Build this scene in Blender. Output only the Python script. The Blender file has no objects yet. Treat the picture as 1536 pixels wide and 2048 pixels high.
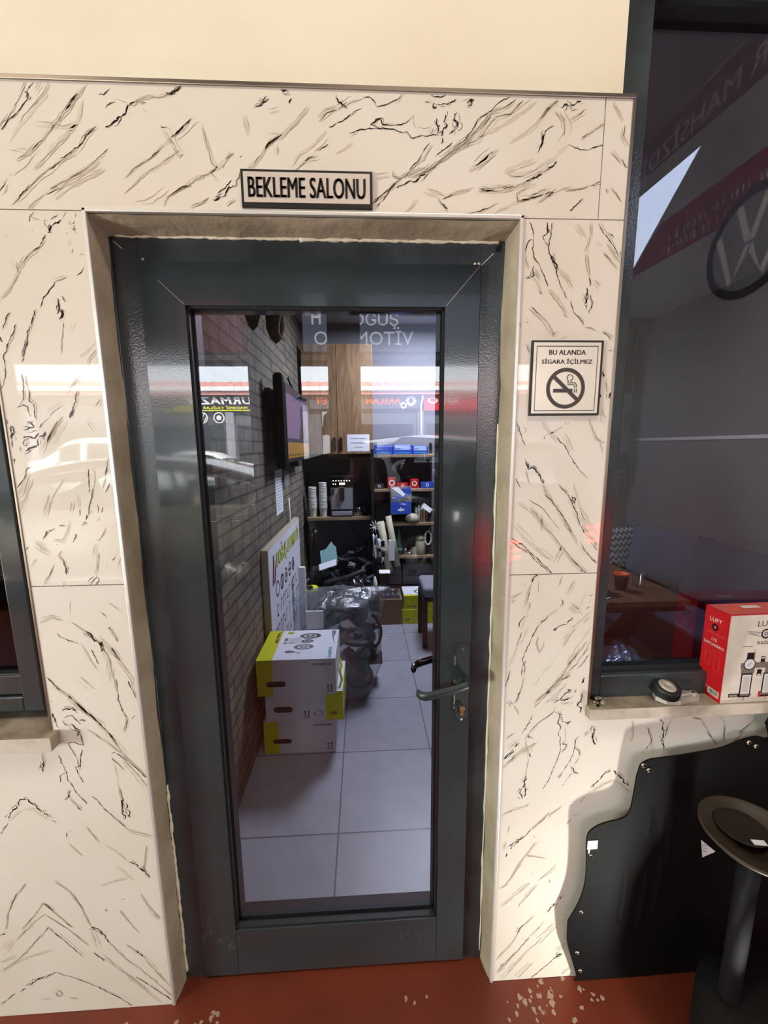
import bpy, bmesh, math, random
from mathutils import Vector, Matrix
from mathutils.geometry import tessellate_polygon
random.seed(7)
S = bpy.context.scene
COL = S.collection
PI = math.pi

# ---------------------------------------------------------------- camera, world, sun, lamps, exposure
def look(yaw, pitch, roll):
    f = Vector((math.sin(yaw) * math.cos(pitch), math.cos(yaw) * math.cos(pitch), math.sin(pitch)))
    r = Vector((math.cos(yaw), -math.sin(yaw), 0))
    u = r.cross(f)
    r2 = r * math.cos(roll) + u * math.sin(roll)
    u2 = -r * math.sin(roll) + u * math.cos(roll)
    return r2, u2, f
cam = bpy.data.cameras.new('camera')
cam_o = bpy.data.objects.new('camera', cam); COL.objects.link(cam_o)
cam.sensor_fit = 'VERTICAL'; cam.sensor_height = 36.0
cam.lens = 814.504 / 2048 * 36.0
cam.clip_start = 0.01; cam.clip_end = 500
r_, u_, f_ = look(0.047541927, -0.15886497, -0.0091590891)
m3 = Matrix((r_, u_, -f_)).transposed()
cam_o.matrix_world = Matrix.Translation((0.1578557, -0.9548577, 1.56659)) @ m3.to_4x4()
S.camera = cam_o

S.view_settings.view_transform = 'Standard'
S.view_settings.look = 'None'
S.view_settings.exposure = 0.0
S.view_settings.gamma = 1.0
S.view_settings.use_curve_mapping = False
S.cycles.use_denoising = True
S.cycles.max_bounces = 10
S.cycles.diffuse_bounces = 4
S.cycles.glossy_bounces = 4
S.cycles.transparent_max_bounces = 24
S.cycles.sample_clamp_indirect = 6.0
S.cycles.caustics_reflective = False
S.cycles.caustics_refractive = False

W = bpy.data.worlds.new('sky'); S.world = W; W.use_nodes = True
nt = W.node_tree
bg = nt.nodes['Background']
bg.inputs[0].default_value = (.86, .94, 1.0, 1)      # bright hazy sky
SKY = 11.0
bg.inputs[1].default_value = SKY

def add_light(name, kind, loc, energy, color, size=None, size_y=None, target=None, spread=None, label=None):
    l = bpy.data.lights.new(name, kind); l.energy = energy; l.color = color
    o = bpy.data.objects.new(name, l); COL.objects.link(o); o.location = loc
    if kind == 'AREA':
        l.shape = 'RECTANGLE'; l.size = size; l.size_y = size_y or size
        if spread: l.spread = spread
    if kind == 'POINT' and size: l.shadow_soft_size = size
    if target is not None:
        d = Vector(target) - Vector(loc)
        o.rotation_euler = d.to_track_quat('-Z', 'Y').to_euler()
    return o
sun = add_light('sun', 'SUN', (0, 0, 30), 40.0, (1.0, 0.96, 0.90), target=None)
sun.data.angle = math.radians(0.6)
# the sun stands over the garage roof and lights the shop row across the street
sun.rotation_euler = Vector((-0.25, -0.62, -0.74)).to_track_quat('-Z', 'Y').to_euler()
# lamps of the place and an added wall fill (fixtures are built further down)
GARAGE_LAMP = (0.55, -1.15, 4.25)
add_light('garage_lamp_light', 'AREA', (0.55, -1.15, 4.22), 41, (1.0, 0.88, 0.73), 1.2, 0.30, target=(0.55, -1.05, 0))
add_light('garage_lamp_light_b', 'AREA', (-2.2, -1.6, 4.22), 28, (1.0, 0.88, 0.72), 1.2, 0.30, target=(-2.2, -1.5, 0))
WORK_LAMP = (1.06, -0.50, 0.055)
add_light('work_lamp_light', 'AREA', (1.05, -0.485, 0.066), 7.5, (0.98, 1.0, 0.93), 0.05, 0.05, target=(0.5, 0.0, 0.75))
add_light('added_fill_light', 'AREA', (-4.90, -2.35, 0.95), 225, (0.94, 1.0, 0.88), 0.9, 0.5, target=(-0.2, 0.0, 0.75))  # fill light added to brighten the lower left of the wall
add_light('room_lamp_light', 'AREA', (0.75, 2.35, 2.655), 64, (0.84, 0.88, 1.0), 0.60, 0.60, target=(0.75, 2.35, 0))

# ---------------------------------------------------------------- materials
def lin(h):
    h = h.lstrip('#'); v = [int(h[i:i + 2], 16) / 255 for i in (0, 2, 4)]
    return tuple(x / 12.92 if x <= .04045 else ((x + .055) / 1.055) ** 2.4 for x in v) + (1.0,)
M = {}
def mat(name, col, rough=.5, metal=0.0, spec=.5, bump=None, bscale=60, vary=None, vscale=8, coat=0, emit=None, estr=0, detail=4):
    m = bpy.data.materials.new(name); m.use_nodes = True
    n = m.node_tree; b = n.nodes['Principled BSDF']
    c = lin(col) if isinstance(col, str) else tuple(col) + (1.0,)
    b.inputs['Base Color'].default_value = c
    b.inputs['Roughness'].default_value = rough
    b.inputs['Metallic'].default_value = metal
    b.inputs['Specular IOR Level'].default_value = spec
    b.inputs['Coat Weight'].default_value = coat
    if coat: b.inputs['Coat Roughness'].default_value = .04 if name.startswith('car') else .05
    tc = n.nodes.new('ShaderNodeTexCoord')
    if bump:
        t = n.nodes.new('ShaderNodeTexNoise'); t.inputs['Scale'].default_value = bscale; t.inputs['Detail'].default_value = detail
        bp = n.nodes.new('ShaderNodeBump'); bp.inputs['Strength'].default_value = bump; bp.inputs['Distance'].default_value = .01
        n.links.new(tc.outputs['Object'], t.inputs['Vector'])
        n.links.new(t.outputs['Fac'], bp.inputs['Height']); n.links.new(bp.outputs['Normal'], b.inputs['Normal'])
    if vary:
        c2 = lin(vary)
        t = n.nodes.new('ShaderNodeTexNoise'); t.inputs['Scale'].default_value = vscale; t.inputs['Detail'].default_value = 6
        rp = n.nodes.new('ShaderNodeValToRGB'); rp.color_ramp.elements[0].position = .38; rp.color_ramp.elements[1].position = .66
        rp.color_ramp.elements[0].color = c; rp.color_ramp.elements[1].color = c2
        n.links.new(tc.outputs['Object'], t.inputs['Vector'])
        n.links.new(t.outputs['Fac'], rp.inputs['Fac']); n.links.new(rp.outputs['Color'], b.inputs['Base Color'])
    if emit:
        b.inputs['Emission Color'].default_value = lin(emit); b.inputs['Emission Strength'].default_value = estr
    M[name] = m
    return m
def glass_mat(name, tint, k=1.8, rough=0.0, base=0.0, ior=1.5):
    """architectural pane: tinted see-through plus mirror reflection that grows at grazing angles"""
    m = bpy.data.materials.new(name); m.use_nodes = True
    n = m.node_tree; n.nodes.clear()
    out = n.nodes.new('ShaderNodeOutputMaterial'); mix = n.nodes.new('ShaderNodeMixShader')
    tr = n.nodes.new('ShaderNodeBsdfTransparent'); gl = n.nodes.new('ShaderNodeBsdfGlossy')
    tr.inputs[0].default_value = tuple(tint) + (1,)
    gl.inputs['Roughness'].default_value = rough; gl.inputs['Color'].default_value = (1, 1, 1, 1)
    lw = n.nodes.new('ShaderNodeLayerWeight'); lw.inputs['Blend'].default_value = .5
    pw = n.nodes.new('ShaderNodeMath'); pw.operation = 'POWER'; pw.inputs[1].default_value = 4.6
    mu = n.nodes.new('ShaderNodeMath'); mu.operation = 'MULTIPLY_ADD'; mu.use_clamp = True
    mu.inputs[1].default_value = .9; mu.inputs[2].default_value = .042 * k + base
    n.links.new(lw.outputs['Facing'], pw.inputs[0]); n.links.new(pw.outputs[0], mu.inputs[0]); n.links.new(mu.outputs[0], mix.inputs[0])
    n.links.new(tr.outputs[0], mix.inputs[1]); n.links.new(gl.outputs[0], mix.inputs[2])
    n.links.new(mix.outputs[0], out.inputs[0])
    M[name] = m; return m
def film_mat(name, tint, op):
    """crumpled clear plastic film"""
    m = bpy.data.materials.new(name); m.use_nodes = True
    n = m.node_tree; n.nodes.clear()
    out = n.nodes.new('ShaderNodeOutputMaterial')
    tr = n.nodes.new('ShaderNodeBsdfTransparent'); tr.inputs[0].default_value = (.86, .88, .90, 1)
    df = n.nodes.new('ShaderNodeBsdfDiffuse'); df.inputs[0].default_value = tuple(tint) + (1,)
    gl = n.nodes.new('ShaderNodeBsdfGlossy'); gl.inputs['Roughness'].default_value = .14
    a = n.nodes.new('ShaderNodeMixShader'); b = n.nodes.new('ShaderNodeMixShader')
    tc = n.nodes.new('ShaderNodeTexCoord'); t = n.nodes.new('ShaderNodeTexNoise')
    t.inputs['Scale'].default_value = 14; t.inputs['Detail'].default_value = 5
    bp = n.nodes.new('ShaderNodeBump'); bp.inputs['Strength'].default_value = .9; bp.inputs['Distance'].default_value = .03
    mr = n.nodes.new('ShaderNodeMapRange'); mr.inputs[1].default_value = .35; mr.inputs[2].default_value = .75
    mr.inputs[3].default_value = op * .35; mr.inputs[4].default_value = op * 1.8
    n.links.new(tc.outputs['Object'], t.inputs['Vector']); n.links.new(t.outputs['Fac'], bp.inputs['Height'])
    n.links.new(t.outputs['Fac'], mr.inputs[0]); n.links.new(mr.outputs[0], a.inputs[0])
    n.links.new(bp.outputs[0], gl.inputs['Normal'])
    n.links.new(tr.outputs[0], a.inputs[1]); n.links.new(df.outputs[0], a.inputs[2])
    b.inputs[0].default_value = .09
    n.links.new(a.outputs[0], b.inputs[1]); n.links.new(gl.outputs[0], b.inputs[2]); n.links.new(b.outputs[0], out.inputs[0])
    M[name] = m; return m
def grid_mat(name, col, col2, mortar, w, h, gap, rough=.35, offset=0.0, axes='xy', loc=(0, 0, 0), bump=0, vary=.0, spec=.5):
    m = bpy.data.materials.new(name); m.use_nodes = True
    n = m.node_tree; b = n.nodes['Principled BSDF']; b.inputs['Roughness'].default_value = rough
    b.inputs['Specular IOR Level'].default_value = spec
    tc = n.nodes.new('ShaderNodeTexCoord'); sp = n.nodes.new('ShaderNodeSeparateXYZ'); cb = n.nodes.new('ShaderNodeCombineXYZ')
    n.links.new(tc.outputs['Object'], sp.inputs[0])
    ad = n.nodes.new('ShaderNodeVectorMath'); ad.operation = 'SUBTRACT'; ad.inputs[1].default_value = loc
    for i, a in enumerate(axes): n.links.new(sp.outputs['xyz'.index(a)], cb.inputs[i])
    n.links.new(cb.outputs[0], ad.inputs[0])
    br = n.nodes.new('ShaderNodeTexBrick'); br.offset = offset; br.inputs['Scale'].default_value = 1
    br.inputs['Brick Width'].default_value = w; br.inputs['Row Height'].default_value = h
    br.inputs['Mortar Size'].default_value = gap; br.inputs['Mortar Smooth'].default_value = .15
    br.inputs['Color1'].default_value = lin(col); br.inputs['Color2'].default_value = lin(col2); br.inputs['Mortar'].default_value = lin(mortar)
    n.links.new(ad.outputs[0], br.inputs['Vector'])
    t = n.nodes.new('ShaderNodeTexNoise'); t.inputs['Scale'].default_value = 9; t.inputs['Detail'].default_value = 7
    n.links.new(tc.outputs['Object'], t.inputs['Vector'])
    mx = n.nodes.new('ShaderNodeMix'); mx.data_type = 'RGBA'; mx.blend_type = 'MULTIPLY'; mx.inputs[0].default_value = vary
    rp = n.nodes.new('ShaderNodeValToRGB'); rp.color_ramp.elements[0].position = .35; rp.color_ramp.elements[1].position = .62
    rp.color_ramp.elements[0].color = (.35, .34, .33, 1); rp.color_ramp.elements[1].color = (1, 1, 1, 1)
    n.links.new(t.outputs['Fac'], rp.inputs['Fac'])
    n.links.new(br.outputs['Color'], mx.inputs[6]); n.links.new(rp.outputs['Color'], mx.inputs[7])
    n.links.new(mx.outputs[2], b.inputs['Base Color'])
    if bump:
        inv = n.nodes.new('ShaderNodeMath'); inv.operation = 'SUBTRACT'; inv.inputs[0].default_value = 1
        n.links.new(br.outputs['Fac'], inv.inputs[1])
        ml = n.nodes.new('ShaderNodeMath'); ml.operation = 'MULTIPLY_ADD'; ml.inputs[1].default_value = .35
        n.links.new(t.outputs['Fac'], ml.inputs[0]); n.links.new(inv.outputs[0], ml.inputs[2])
        bp = n.nodes.new('ShaderNodeBump'); bp.inputs['Strength'].default_value = bump; bp.inputs['Distance'].default_value = .012
        n.links.new(ml.outputs[0], bp.inputs['Height']); n.links.new(bp.outputs[0], b.inputs['Normal'])
    M[name] = m; return m
def wood_mat(name, c1, c2, axis='z', scale=3.0, rough=.5):
    m = bpy.data.materials.new(name); m.use_nodes = True
    n = m.node_tree; b = n.nodes['Principled BSDF']; b.inputs['Roughness'].default_value = rough
    tc = n.nodes.new('ShaderNodeTexCoord'); mp = n.nodes.new('ShaderNodeMapping')
    sc = {'x': (.12, 1, 1), 'y': (1, .12, 1), 'z': (1, 1, .12)}[axis]
    mp.inputs['Scale'].default_value = sc
    t = n.nodes.new('ShaderNodeTexNoise'); t.inputs['Scale'].default_value = scale * 8; t.inputs['Detail'].default_value = 8; t.inputs['Distortion'].default_value = 1.4
    rp = n.nodes.new('ShaderNodeValToRGB'); rp.color_ramp.elements[0].position = .34; rp.color_ramp.elements[1].position = .68
    rp.color_ramp.elements[0].color = lin(c1); rp.color_ramp.elements[1].color = lin(c2)
    n.links.new(tc.outputs['Object'], mp.inputs[0]); n.links.new(mp.outputs[0], t.inputs['Vector'])
    n.links.new(t.outputs['Fac'], rp.inputs['Fac']); n.links.new(rp.outputs['Color'], b.inputs['Base Color'])
    M[name] = m; return m

mat('tile', '#ded7cc', .025, spec=.5, vary='#d6cdbf', vscale=2.2)
mat('vein_dark', '#1d1712', .15)
mat('vein_mid', '#857865', .12)
mat('vein_soft', '#b3a793', .08)
mat('vein_faint', '#cfc5b5', .05)
mat('grout', '#7d6650', .8)
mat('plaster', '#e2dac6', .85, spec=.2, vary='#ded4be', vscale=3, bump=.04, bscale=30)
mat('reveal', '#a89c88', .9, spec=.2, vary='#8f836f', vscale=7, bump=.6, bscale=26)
mat('caulk', '#d9d2bd', .8, bump=.5, bscale=60)
mat('chrome', '#e6e3dc', .38, metal=.55)
mat('trim_metal', '#a79a8c', .28, metal=1, spec=.5)
mat('alu_dark', '#2b3336', .12, spec=.5, bump=.022, bscale=260, detail=2, vary='#30393c', vscale=5, coat=.7)
mat('alu_frame', '#2a3134', .18, spec=.7, bump=.05, bscale=200, detail=2, vary='#3d4548', vscale=6)
mat('gasket', '#07080a', .6)
mat('black', '#0b0b0c', .45)
mat('black_gloss', '#070708', .12)
mat('black_matte', '#070707', .8, spec=.25)
mat('sign_silver', '#d6cbbf', .36, metal=.3)
mat('sign_cream', '#d8d2c2', .3, metal=.25)
mat('sign_ink', '#15100d', .4)
mat('sign_brown', '#3a2f2a', .4)
mat('brass', '#c8ab7c', .3, metal=1)
mat('white', '#e9e9e6', .5)
mat('paper', '#d5d7dd', .7)
mat('ink_grey', '#6a6b72', .7)
mat('red_floor', '#74321f', .42, spec=.4, vary='#63291a', vscale=3.5, bump=.1, bscale=20)
mat('floor_chip', '#a58a78', .8)
mat('sill_stone', '#a39684', .6, vary='#7c7060', vscale=18, bump=.15, bscale=40)
mat('sill_edge', '#c2b6a6', .6, vary='#a4978a', vscale=14)
grid_mat('brick', '#7a7365', '#6d675b', '#514b43', .27, .064, .006, .85, .42, 'yz', (0, 0, 0), bump=.9, vary=.6, spec=.25)
grid_mat('floor_tile', '#92929d', '#8b8b96', '#56565e', .45, .45, .0035, .38, 0.0, 'xy', (0.0275, .495 - .45, 0), vary=.16)
mat('wall_grey', '#77787f', .8, spec=.2)
mat('wall_slate', '#57575a', .6, spec=.3)
mat('wall_dark', '#55555b', .7, spec=.3)
mat('ceiling_white', '#b9bac0', .9)
wood_mat('cab_wood', '#6b5139', '#8d7150', 'z', 3)
wood_mat('shelf_wood', '#7a654c', '#94805f', 'x', 3)
wood_mat('table_wood', '#4c3a2a', '#6a543c', 'y', 2)
wood_mat('panel_wood', '#5a4026', '#7a5a36', 'z', 2)
mat('carton_white', '#cfcfd2', .6, vary='#c4c4c8', vscale=5)
mat('carton_top', '#dcdce6', .35)
mat('blue_foil', '#8fa0c4', .22, metal=.6, bump=.3, bscale=50)
mat('yellow', '#d6d80c', .5)
mat('yellow_dk', '#c2c40e', .5)
mat('carton_brown', '#7a6248', .8)
mat('hole', '#33282a', .9)
mat('teal', '#2f8f95', .5)
mat('teal_paper', '#7fa9a8', .6)
mat('blue', '#2445a8', .4)
mat('blue_lt', '#93a8d8', .4)
mat('red', '#b21418', .4)
mat('red_box', '#c3161c', .38, vary='#b31319', vscale=12)
mat('red_top', '#c85a52', .3)
mat('box_cream', '#d3c9bc', .55, vary='#c9bfb1', vscale=30)
mat('gauge_grey', '#6d655c', .5)
mat('gauge_dark', '#3d332d', .5)
mat('gauge_lt', '#bdb6ae', .4)
mat('orange', '#e8641c', .5)
mat('cup_white', '#d9d8d4', .6)
mat('fabric_navy', '#3b4054', .95, spec=.15, vary='#41475c', vscale=40, bump=.3, bscale=300)
mat('fabric_navy_dk', '#33384a', .95, spec=.15, bump=.3, bscale=300)
mat('zig_black', '#14151c', .9)
mat('zig_white', '#c9c9cf', .9)
mat('stool_fabric', '#77767f', .9, bump=.3, bscale=200)
mat('engine_black', '#1c1c20', .3, spec=.7, vary='#303036', vscale=20)
mat('engine_grey', '#8c8e94', .35, metal=.25)
mat('engine_dark', '#2a2a30', .45, vary='#17171a', vscale=16)
mat('steel', '#a8a49c', .25, metal=1)
mat('rubber', '#131313', .55)
mat('tray_black', '#060606', .7, spec=.12)
mat('oil_brown', '#3a2f23', .5, spec=.35, vary='#2c2219', vscale=5)
mat('tank_dark', '#0c0a08', .8, spec=.2)
mat('oil_dark', '#1c150f', .5, spec=.3)
mat('amber', '#c08a3a', .5)
mat('tv_screen', '#3a3450', .18, emit='#8a7396', estr=.55)
mat('tv_dark', '#222230', .18, emit='#3c3e55', estr=.4)
mat('tv_band', '#5a4520', .18, emit='#a37a3a', estr=.6)
mat('tv_black', '#10121a', .4)
mat('led', '#ffffff', .4, emit='#fff3d8', estr=6)
mat('lamp_glow', '#ffffff', .4, emit='#fff0d4', estr=9)
mat('lamp_cool', '#ffffff', .4, emit='#dfe6ff', estr=9)
mat('wicker', '#5c4a30', .9, vary='#3d3020', vscale=60, bump=.8, bscale=90)
mat('green_glass', '#2f5a48', .2)
mat('beige', '#a8a08a', .6)
mat('jar_amber', '#8a8264', .3)
mat('straw_white', '#d8d8d4', .7)
mat('plastic_white', '#cfcfd4', .5)
glass_mat('door_glass', (.93, .94, .97), 1.0)
glass_mat('tinted_glass', (.70, .70, .72), 1.0, base=.03)
glass_mat('sky_dim_pane', (.50, .53, .66), 1.0)
glass_mat('car_pane', (.80, .84, .86), 1.4)
glass_mat('left_glass', (.5, .5, .58), .7)
mat('car_bronze', '#b8ae9e', .28, metal=.85, coat=1.0)
glass_mat('clear_glass', (.95, .96, .97), 1.2)
film_mat('film', (.52, .54, .57), .15)
film_mat('film_thin', (.55, .57, .60), .16)
# outside
mat('asphalt', '#8d8b88', .9, vary='#7c7a78', vscale=2)
mat('roof_red', '#d08f86', .7)
mat('alu_handle', '#20282a', .38, spec=.5)
mat('cap_steel', '#c9c5bb', .45, metal=.5)
mat('facade_dark', '#55585f', .7)
mat('facade_grey', '#8f9096', .8)
mat('sign_black', '#16161a', .5)
mat('sign_slate', '#4d525c', .5)
mat('sign_red', '#d01828', .5)
mat('sign_yellow', '#e8e020', .5)
mat('sign_white', '#f2f2f0', .5)
mat('garage_wall', '#a8a6a4', .85)
mat('garage_dark', '#2b2a2a', .85)
mat('garage_ceiling', '#8a8886', .9)
mat('banner_slate_glow', '#767c8c', .6, emit='#8a93a8', estr=2.0)  # emission stands in for daylight coming through the sheet
mat('banner_letter', '#c2c4c8', .6)
mat('glow_letter', '#c2c4c8', .6, emit='#d6dae2', estr=5)  # glow put into the letters, a solid wall is behind them
mat('banner_red', '#8f2a32', .6)
mat('board_red_glow', '#8f3a3a', .6, emit='#a05050', estr=.9)  # glow put into the board's own colour, no lamp in it
mat('banner_brown', '#6b3a34', .7)
mat('car_black', '#08090b', .12, spec=.6, coat=1.0)
mat('car_white', '#e2e2de', .3, coat=.5)
mat('car_glass', '#0c0e12', .05, spec=.8)
mat('car_chrome', '#e0e0e0', .08, metal=1)
mat('tail_red', '#7a0508', .2, emit='#ff1420', estr=30)
mat('skin', '#8f6a52', .6)
mat('cloth_dark', '#1a1a1f', .9)
mat('cloth_jeans', '#20242e', .9)
mat('hair', '#120d0a', .8)

# ---------------------------------------------------------------- mesh helpers
class Fr:
    """a flat working frame: (u, v, w) -> o + right*u + up*v + normal*w"""
    def __init__(s, o, r, u):
        s.o = Vector(o); s.r = Vector(r).normalized(); s.u = Vector(u).normalized(); s.n = s.r.cross(s.u)
    def p(s, u, v, w=0): return s.o + s.r * u + s.u * v + s.n * w
_txt = {}
def text_geo(t, bold=0.0):
    if (t, bold) not in _txt:
        cu = bpy.data.curves.new('lettering', 'FONT'); cu.body = t; cu.size = 1; cu.offset = bold; cu.resolution_u = 3; cu.space_character = 1.0 + bold * 4
        ob = bpy.data.objects.new('lettering', cu); COL.objects.link(ob)
        dg = bpy.context.evaluated_depsgraph_get(); dg.update()
        me = bpy.data.meshes.new_from_object(ob.evaluated_get(dg))
        vs = [v.co.copy() for v in me.vertices]; fs = [list(p.vertices) for p in me.polygons]
        bpy.data.objects.remove(ob); bpy.data.curves.remove(cu); bpy.data.meshes.remove(me)
        x0 = min(v.x for v in vs); x1 = max(v.x for v in vs); y0 = min(v.y for v in vs); y1 = max(v.y for v in vs)
        _txt[(t, bold)] = (vs, fs, x0, x1, y0, y1)
    return _txt[(t, bold)]
class MB:
    def __init__(s): s.v = []; s.f = []; s.m = []; s.sm = []
    def add(s, vs, fs, m=0, smooth=False):
        b = len(s.v); s.v += [Vector(v) for v in vs]
        for f in fs: s.f.append([b + i for i in f]); s.m.append(m); s.sm.append(smooth)
        return s
    def box(s, x0, x1, y0, y1, z0, z1, m=0):
        vs = [(x, y, z) for x in (x0, x1) for y in (y0, y1) for z in (z0, z1)]
        return s.add(vs, [(0, 1, 3, 2), (4, 6, 7, 5), (0, 4, 5, 1), (2, 3, 7, 6), (0, 2, 6, 4), (1, 5, 7, 3)], m)
    def fbox(s, fr, u0, u1, v0, v1, w0, w1, m=0):
        vs = [fr.p(u, v, w) for u in (u0, u1) for v in (v0, v1) for w in (w0, w1)]
        return s.add(vs, [(0, 1, 3, 2), (4, 6, 7, 5), (0, 4, 5, 1), (2, 3, 7, 6), (0, 2, 6, 4), (1, 5, 7, 3)], m)
    def rect(s, fr, u0, u1, v0, v1, m=0, w=.0004):
        return s.add([fr.p(u0, v0, w), fr.p(u1, v0, w), fr.p(u1, v1, w), fr.p(u0, v1, w)], [(0, 1, 2, 3)], m)
    def poly(s, fr, pts, m=0, w=.0004):
        vs = [fr.p(a, b, w) for a, b in pts]
        tr = tessellate_polygon([[Vector((a, b, 0)) for a, b in pts]])
        return s.add(vs, [tuple(t) for t in tr], m)
    def prism(s, fr, pts, w0, w1, m=0, smooth=False):
        n = len(pts)
        tr = tessellate_polygon([[Vector((a, b, 0)) for a, b in pts]])
        vs = [fr.p(a, b, w0) for a, b in pts] + [fr.p(a, b, w1) for a, b in pts]
        fs = [tuple(t) for t in tr] + [tuple(i + n for i in t) for t in tr]
        s.add(vs, fs, m)
        s.add(vs, [(i, (i + 1) % n, n + (i + 1) % n, n + i) for i in range(n)], m, smooth)
        return s
    def strip(s, fr, pts, wd, m=0, w=.0006, closed=False):
        P = [Vector((a, b)) for a, b in pts]; n = len(P); L = []; R = []
        for i in range(n):
            if closed: d = P[(i + 1) % n] - P[i - 1]
            else: d = P[min(i + 1, n - 1)] - P[max(i - 1, 0)]
            if d.length < 1e-9: d = Vector((1, 0))
            d.normalize(); nn = Vector((-d.y, d.x)) * (wd[i] if isinstance(wd, (list, tuple)) else wd) * .5
            L.append(P[i] + nn); R.append(P[i] - nn)
        vs = [fr.p(a.x, a.y, w) for a in L] + [fr.p(a.x, a.y, w) for a in R]
        k = n if closed else n - 1
        return s.add(vs, [(n + i, n + (i + 1) % n, (i + 1) % n, i) for i in range(k)], m)
    def ring(s, fr, cu, cv, r0, r1, m=0, w=.0005, n=40, a0=0, a1=2 * PI, sx=1.0, sy=1.0):
        vs = []; full = abs(a1 - a0) > 2 * PI - 1e-6; k = n if full else n + 1
        for i in range(k):
            a = a0 + (a1 - a0) * i / n
            for r in (r0, r1): vs.append(fr.p(cu + r * math.cos(a) * sx, cv + r * math.sin(a) * sy, w))
        fs = []
        for i in range(n):
            j = (i + 1) % k
            fs.append((2 * i, 2 * i + 1, 2 * j + 1, 2 * j))
        return s.add(vs, fs, m)
    def text(s, fr, t, u, v, h=None, wd=None, m=0, w=.0006, align='C', bold=.012, shear=0.0, fat=0.0):
        vs, fs, x0, x1, y0, y1 = text_geo(t, bold)
        H = (y1 - y0); Wd = (x1 - x0)
        if h is None: h = wd * H / Wd
        ky = h / H; kx = wd / Wd if wd else ky
        off = {'C': (x0 + x1) / 2, 'L': x0, 'R': x1}[align]
        for du in ([0] if not fat else [-fat, 0, fat]): s.add([fr.p(u + du + (q.x - off) * kx + (q.y - y0) * ky * shear, v + (q.y - y0) * ky, w + abs(du) * .02) for q in vs], fs, m)
        return s
        out = [fr.p(u + (q.x - off) * kx + (q.y - y0) * ky * shear, v + (q.y - y0) * ky, w) for q in vs]
        return s.add(out, fs, m)
    def tube(s, pts, r, m=0, n=10, caps=True, closed=False):
        P = [Vector(p) for p in pts]; N = len(P)
        if N < 2: return s
        up = Vector((0, 0, 1)); vs = []; prev = None
        for i in range(N):
            if closed: d = P[(i + 1) % N] - P[i - 1]
            else: d = P[min(i + 1, N - 1)] - P[max(i - 1, 0)]
            d.normalize()
            if prev is None:
                a = up if abs(d.z) < .9 else Vector((1, 0, 0)); x = d.cross(a).normalized()
            else:
                x = prev - d * prev.dot(d)
                x = x.normalized() if x.length > 1e-6 else d.orthogonal().normalized()
            prev = x; y = d.cross(x)
            rr = r[i] if isinstance(r, (list, tuple)) else r
            for k in range(n):
                t = 2 * PI * k / n; vs.append(P[i] + x * math.cos(t) * rr + y * math.sin(t) * rr)
        fs = []
        for i in range(N if closed else N - 1):
            j = (i + 1) % N
            for k in range(n): fs.append((i * n + k, i * n + (k + 1) % n, j * n + (k + 1) % n, j * n + k))
        s.add(vs, fs, m, True)
        if caps and not closed:
            b = len(s.v) - len(vs)
            s.f.append([b + k for k in range(n)][::-1]); s.m.append(m); s.sm.append(False)
            s.f.append([b + (N - 1) * n + k for k in range(n)]); s.m.append(m); s.sm.append(False)
        return s
    def lathe(s, prof, c=(0, 0, 0), axis=(0, 0, 1), m=0, n=28, smooth=True):
        ax = Vector(axis).normalized(); x = ax.orthogonal().normalized(); y = ax.cross(x); c = Vector(c)
        vs = []; 
        for r, h in prof:
            for k in range(n):
                t = 2 * PI * k / n; vs.append(c + ax * h + (x * math.cos(t) + y * math.sin(t)) * max(r, 1e-5))
        fs = []
        for i in range(len(prof) - 1):
            for k in range(n): fs.append((i * n + k, i * n + (k + 1) % n, (i + 1) * n + (k + 1) % n, (i + 1) * n + k))
        return s.add(vs, fs, m, smooth)
    def cyl(s, c, r, h, axis=(0, 0, 1), m=0, n=28):
        return s.lathe([(0, 0), (r, 0), (r, h), (0, h)], c, axis, m, n, False)
    def grid(s, fn, nu, nv, m=0, smooth=True):
        vs = [fn(i / nu, j / nv) for j in range(nv + 1) for i in range(nu + 1)]
        fs = [(j * (nu + 1) + i, j * (nu + 1) + i + 1, (j + 1) * (nu + 1) + i + 1, (j + 1) * (nu + 1) + i) for j in range(nv) for i in range(nu)]
        return s.add(vs, fs, m, smooth)
    def build(s, name, mats, parent=None, bevel=0, seg=2, subsurf=0, autosmooth=False, kind=None):
        if isinstance(mats, str): mats = [mats]
        off = Vector((0, 0, 0)); q = parent
        while q is not None: off += q.location; q = q.parent
        me = bpy.data.meshes.new(name)
        me.from_pydata([v - off for v in s.v], [], s.f); me.update()
        for k in mats: me.materials.append(M[k])
        for p, mi, sm in zip(me.polygons, s.m, s.sm): p.material_index = mi; p.use_smooth = sm
        o = bpy.data.objects.new(name, me); COL.objects.link(o)
        if parent is not None: o.parent = parent
        if bevel:
            b = o.modifiers.new('bevel', 'BEVEL'); b.width = bevel; b.segments = seg; b.limit_method = 'ANGLE'; b.angle_limit = math.radians(50)
        if subsurf:
            b = o.modifiers.new('subd', 'SUBSURF'); b.levels = subsurf; b.render_levels = subsurf
        if kind: o['kind'] = kind
        return o
def tag(o, label, cat, group=None, kind=None):
    o['label'] = label; o['category'] = cat
    if group: o['group'] = group
    if kind: o['kind'] = kind
    return o
def thing(name, label, cat, loc, group=None):
    o = bpy.data.objects.new(name, None); COL.objects.link(o); o.location = loc
    o.empty_display_size = .1
    return tag(o, label, cat, group)
def copy_tree(o, parent=None):
    c = o.copy(); COL.objects.link(c)
    if parent is not None: c.parent = parent
    for ch in list(o.children): copy_tree(ch, c)
    return c
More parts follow.
